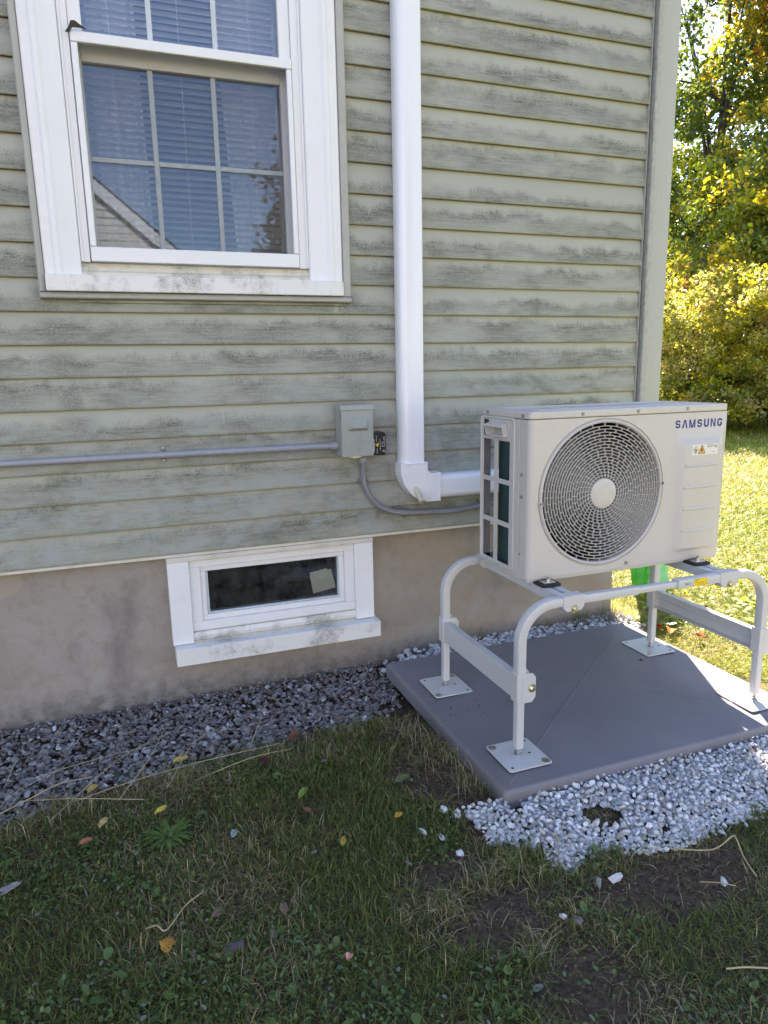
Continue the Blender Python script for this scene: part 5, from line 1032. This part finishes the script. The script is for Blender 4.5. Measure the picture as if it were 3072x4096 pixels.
# ------------------------------------------------------------------ trees and bushes
def polar(az, d, z=None): x = d*math.sin(R(az)); y = -2.758+d*math.cos(R(az)); return (x, y, float(gz(x, y)) if z is None else z)
def leafcloud(name, clumps, per, size, col, g, parent, mat=None, spread=1.0, droop=0.0):
    """clumps: (n,4) centre + radius; leaves as folded diamonds"""
    c = np.repeat(clumps, per, 0); n = len(c); d = g.normal(size=(n, 3)); d /= np.linalg.norm(d, axis=1, keepdims=True); r_ = c[:, 3:]*g.random((n, 1))**.45*spread
    p = c[:, :3]+d*r_*np.array([[1, 1, .75]]); s = size*g.uniform(.6, 1.25, n)
    u = g.normal(size=(n, 3)); u[:, 2] -= droop; u /= np.linalg.norm(u, axis=1, keepdims=True); w = np.cross(u, g.normal(size=(n, 3))+np.array([[0, 0, 1.2]])); w /= np.linalg.norm(w, axis=1, keepdims=True)+1e-9; nn_ = np.cross(u, w)
    su, sw = s[:, None]*u, s[:, None]*w*.36; V = np.stack([p-su*.5, p-su*.02+sw+nn_*s[:, None]*.08, p+su*.55, p-su*.02-sw+nn_*s[:, None]*.08], 1).reshape(-1, 3)
    F = (np.array([[0, 1, 2], [0, 2, 3]])[None]+(np.arange(n)*4)[:, None, None]).reshape(-1, 3)
    pal = np.array(col); ci = g.integers(0, len(pal), len(clumps)); cl_ = pal[np.repeat(ci, per)]; alt = pal[g.integers(0, len(pal), n)]; cc = np.where(g.random((n, 1)) < .3, alt, cl_)*g.uniform(.65, 1.3, (n, 1))
    o = trimesh(name, V, F, mat or M['leaf'], np.repeat(cc, 4, 0), parent=parent, origin=wloc(parent)); return o
def tree(name, az, d, h, cz, rx, rz_, nclump, per, size, col, lab, seed, cr=.55, trunk=.16, hollow=.35, group='trees behind the side lawn', cat='tree', wood=True, pos=None):
    b = Vector(pos if pos else polar(az, d)); t0 = thing(name, b, lab, cat, group); g = np.random.default_rng(seed)
    dv_ = g.normal(size=(nclump, 3)); dv_ /= np.linalg.norm(dv_, axis=1, keepdims=True); rr_ = (hollow+(1-hollow)*g.random(nclump)**.6)[:, None]
    P_ = dv_*rr_*np.array([[rx, rx, rz_]])*(1+.22*np.sin(dv_[:, :1]*5+seed)+.18*np.cos(dv_[:, 2:]*7+seed))+np.array([[b.x, b.y, cz]]); P_[:, 2] = np.maximum(P_[:, 2], b.z+.35)
    cl_ = np.c_[P_, cr*g.uniform(.5, 1.25, nclump)]
    if wood:
        m = MB(); top = Vector((b.x+.2, b.y, cz+rz_*.5)); pth = [b-Vector((0, 0, .1)), b+Vector((.03, .02, h*.12)), b.lerp(top, .5)+Vector((.12*math.sin(seed), .1, 0)), top]; m.tube(catmull(pth, 4), list(np.linspace(trunk*1.25, trunk*.25, 13)), 10)
        for i in range(16):
            q = cl_[g.integers(0, nclump)]; a0 = pth[1].lerp(top, g.uniform(.1, .8)); e_ = Vector(q[:3]); mid = a0.lerp(e_, .5)+Vector((0, 0, .12*(e_-a0).length)); m.tube(catmull([a0, mid, e_], 4), list(np.linspace(trunk*.36, trunk*.06, 9)), 6)
        m.build('trunk', M['bark'], t0, smooth=60)
    leafcloud('crown', cl_, per, size, col, g, t0)
    return t0
def sc_pal(p, f): return [tuple(c*f for c in q) for q in p]
DG = sc_pal([(.040, .070, .018), (.055, .085, .020), (.075, .105, .022)], 1.9); YG = sc_pal([(.16, .19, .025), (.20, .20, .03), (.12, .155, .025), (.22, .17, .03)], 2.3); GO = sc_pal([(.34, .27, .03), (.28, .24, .03), (.34, .20, .03)], 1.6); OR = sc_pal([(.32, .12, .05), (.36, .20, .06), (.20, .14, .04)], 1.6)
PB = sc_pal([(.28, .29, .15), (.22, .25, .06), (.32, .26, .13), (.13, .17, .04)], 1.75); YB = sc_pal([(.30, .31, .03), (.22, .26, .03), (.34, .28, .04), (.12, .15, .03)], 1.6)
tree('maple_tree', 44.3, 24, 9, 7.6, 2.4, 6.4, 300, 90, .14, DG, 'tall dark green tree close behind the house corner', 1, cr=.55)
tree('birch_tree', 47.4, 21, 8, 4.0, 2.3, 3.0, 250, 100, .125, YG+DG[:2], 'sunlit yellow-green tree in the middle of the trees', 2, cr=.45)
tree('ash_tree', 50.6, 24, 12, 10.6, 2.9, 3.8, 260, 95, .16, GO+YG[:1], 'golden yellow tree high in the top right corner', 3, cr=.55)
tree('oak_tree', 44.5, 29, 12, 5.4, 4.0, 3.0, 240, 85, .19, DG, 'broad dark tree farthest back between the others', 4, cr=.75)
tree('sumac_tree', 44.4, 18.6, 3.4, 2.0, .95, .95, 70, 90, .09, OR+YG[:1], 'small tree with orange-red leaves behind the bushes', 5, cr=.3, trunk=.05)
tree('elm_tree', 50.0, 18.6, 7, 3.6, 2.0, 2.3, 170, 95, .12, YG+GO[:1]+DG, 'yellowing tree at the right picture edge', 6, cr=.45)
tree('cedar_tree', 63.0, 24.0, 12, 6.0, 2.6, 6.5, 120, 80, .15, DG, 'dark conifer well beyond the right picture edge', 7, cr=.6)
tree('hickory_tree', 58, 20.0, 10, 5.5, 3.0, 4.5, 140, 70, .17, YG+DG, 'yellow-green tree beyond the right picture edge', 8, cr=.7)
BG = 'bushes at the lawn edge'
tree('dogwood_bush', 43.4, 15.6, 2.0, 0.84, 1.97, 1.57, 380, 75, .068, PB, 'pale variegated leafy bush left of the hedge gap', 9, cr=.25, trunk=.035, hollow=.6, group=BG, cat='bush')
tree('forsythia_bush', 47.6, 15.4, 2.1, 1.11, 1.86, 1.45, 380, 75, .07, YB+PB[:1], 'bright yellow-green bush in full sun at the lawn edge', 10, cr=.25, trunk=.035, hollow=.6, group=BG, cat='bush')
tree('spirea_bush', 52.0, 15.3, 2.0, 0.88, 1.57, 1.33, 190, 70, .07, YB+OR[1:], 'reddish twiggy bush at the right picture edge', 11, cr=.27, trunk=.03, group=BG, cat='bush')
tree('holly_bush', 49.0, 16.0, 1.4, 0.01, 2.09, 0.81, 150, 80, .08, DG, 'low dark shaded bush beneath the yellow-green ones', 12, cr=.28, trunk=.03, group=BG, cat='bush')
tree('laurel_bush', 44.0, 17.6, 1.4, 0.47, 2.32, 1.28, 160, 80, .08, DG, 'dark evergreen bush behind the pale variegated one', 13, cr=.32, trunk=.03, group=BG, cat='bush')
# distant wood beyond
g = np.random.default_rng(77); n = 420; azs = R(30)+g.random(n)*R(34); ds = g.uniform(30, 42, n); zz = g.uniform(0, 6.5, n)
wd_ = thing('distant_wood', polar(45, 36), 'dark mass of distant woodland behind the trees', 'woodland'); wd_['kind'] = 'stuff'
o = leafcloud('foliage', np.c_[ds*np.sin(azs), -2.758+ds*np.cos(azs), zz, g.uniform(.9, 1.7, n)], 70, .34, DG+YG[:2], g, wd_); o['kind'] = 'stuff'
n = 380; azs = R(-12)+g.random(n)*R(46); ds = g.uniform(62, 85, n)
o = leafcloud('foliage', np.c_[ds*np.sin(azs), -2.758+ds*np.cos(azs), g.uniform(.5, 7.5, n), g.uniform(1.8, 3.2, n)], 60, .75, DG+YG[:2], g, wd_); o['kind'] = 'stuff'

# ------------------------------------------------------------------ behind the camera: neighbour and tree, seen in the window panes
nb = thing('neighbour_house', (-3.0, -15, -.6), 'neighbour house with beige gable and white rake boards, reflected in the window', 'house')
NS_ = plain('beige_siding', (.62, .59, .53), .7, var=.05)
ap = (-2.9, 6.75); m = MB(); m.prism([(-7.2, -.7), (1.2, -.7), (1.2, 3.15), ap, (-7.2, 3.15)], 'y', -13.02, -21); m.build('wall', NS_, nb, smooth=0)
for i in range(50):
    z = -.5+i*.145; 
    if z > 6.6: break
    hw = 4.2 if z < 3.15 else 4.2*(ap[1]-z)/(ap[1]-3.15)
    if hw > .2: MB().prism([(-13.0, z), (-12.985, z), (-13.0, z+.14)], 'x', max(-7.15, -2.95-hw), min(1.15, -2.95+hw)).build('siding_board', NS_, nb, smooth=0)
for s in (1, -1):
    dx = 4.75*s; sl_ = -.857
    pth = [(ap[0], ap[1]+.12), (ap[0]+dx, ap[1]+.12-4.07), (ap[0]+dx, ap[1]-.16-4.07), (ap[0], ap[1]-.16)]; MB().prism(pth, 'y', -12.97, -12.90).build('rake_board', M['trim'], nb, smooth=0)
    pth = [(ap[0], ap[1]+.135), (ap[0]+dx*1.01, ap[1]+.135-4.11), (ap[0]+dx*1.01, ap[1]+.165-4.11), (ap[0], ap[1]+.165)]; MB().prism(pth, 'y', -12.88, -21.3).build('roof', M['roof'], nb, smooth=0)
tree('garden_tree', 0, 0, 7, 4.4, 2.3, 2.9, 130, 60, .2, [(.12, .10, .04), (.16, .09, .035), (.08, .085, .03)], 'russet autumn tree across the street, reflected in the window', 21, cr=.7, pos=(5.6, -15.5, -.6), group='trees across the street')
tree('street_tree', 0, 0, 5, 2.6, 2.2, 2.0, 120, 60, .2, DG, 'green tree across the street, reflected in the window', 22, cr=.7, pos=(2.6, -24, -.6), group='trees across the street')
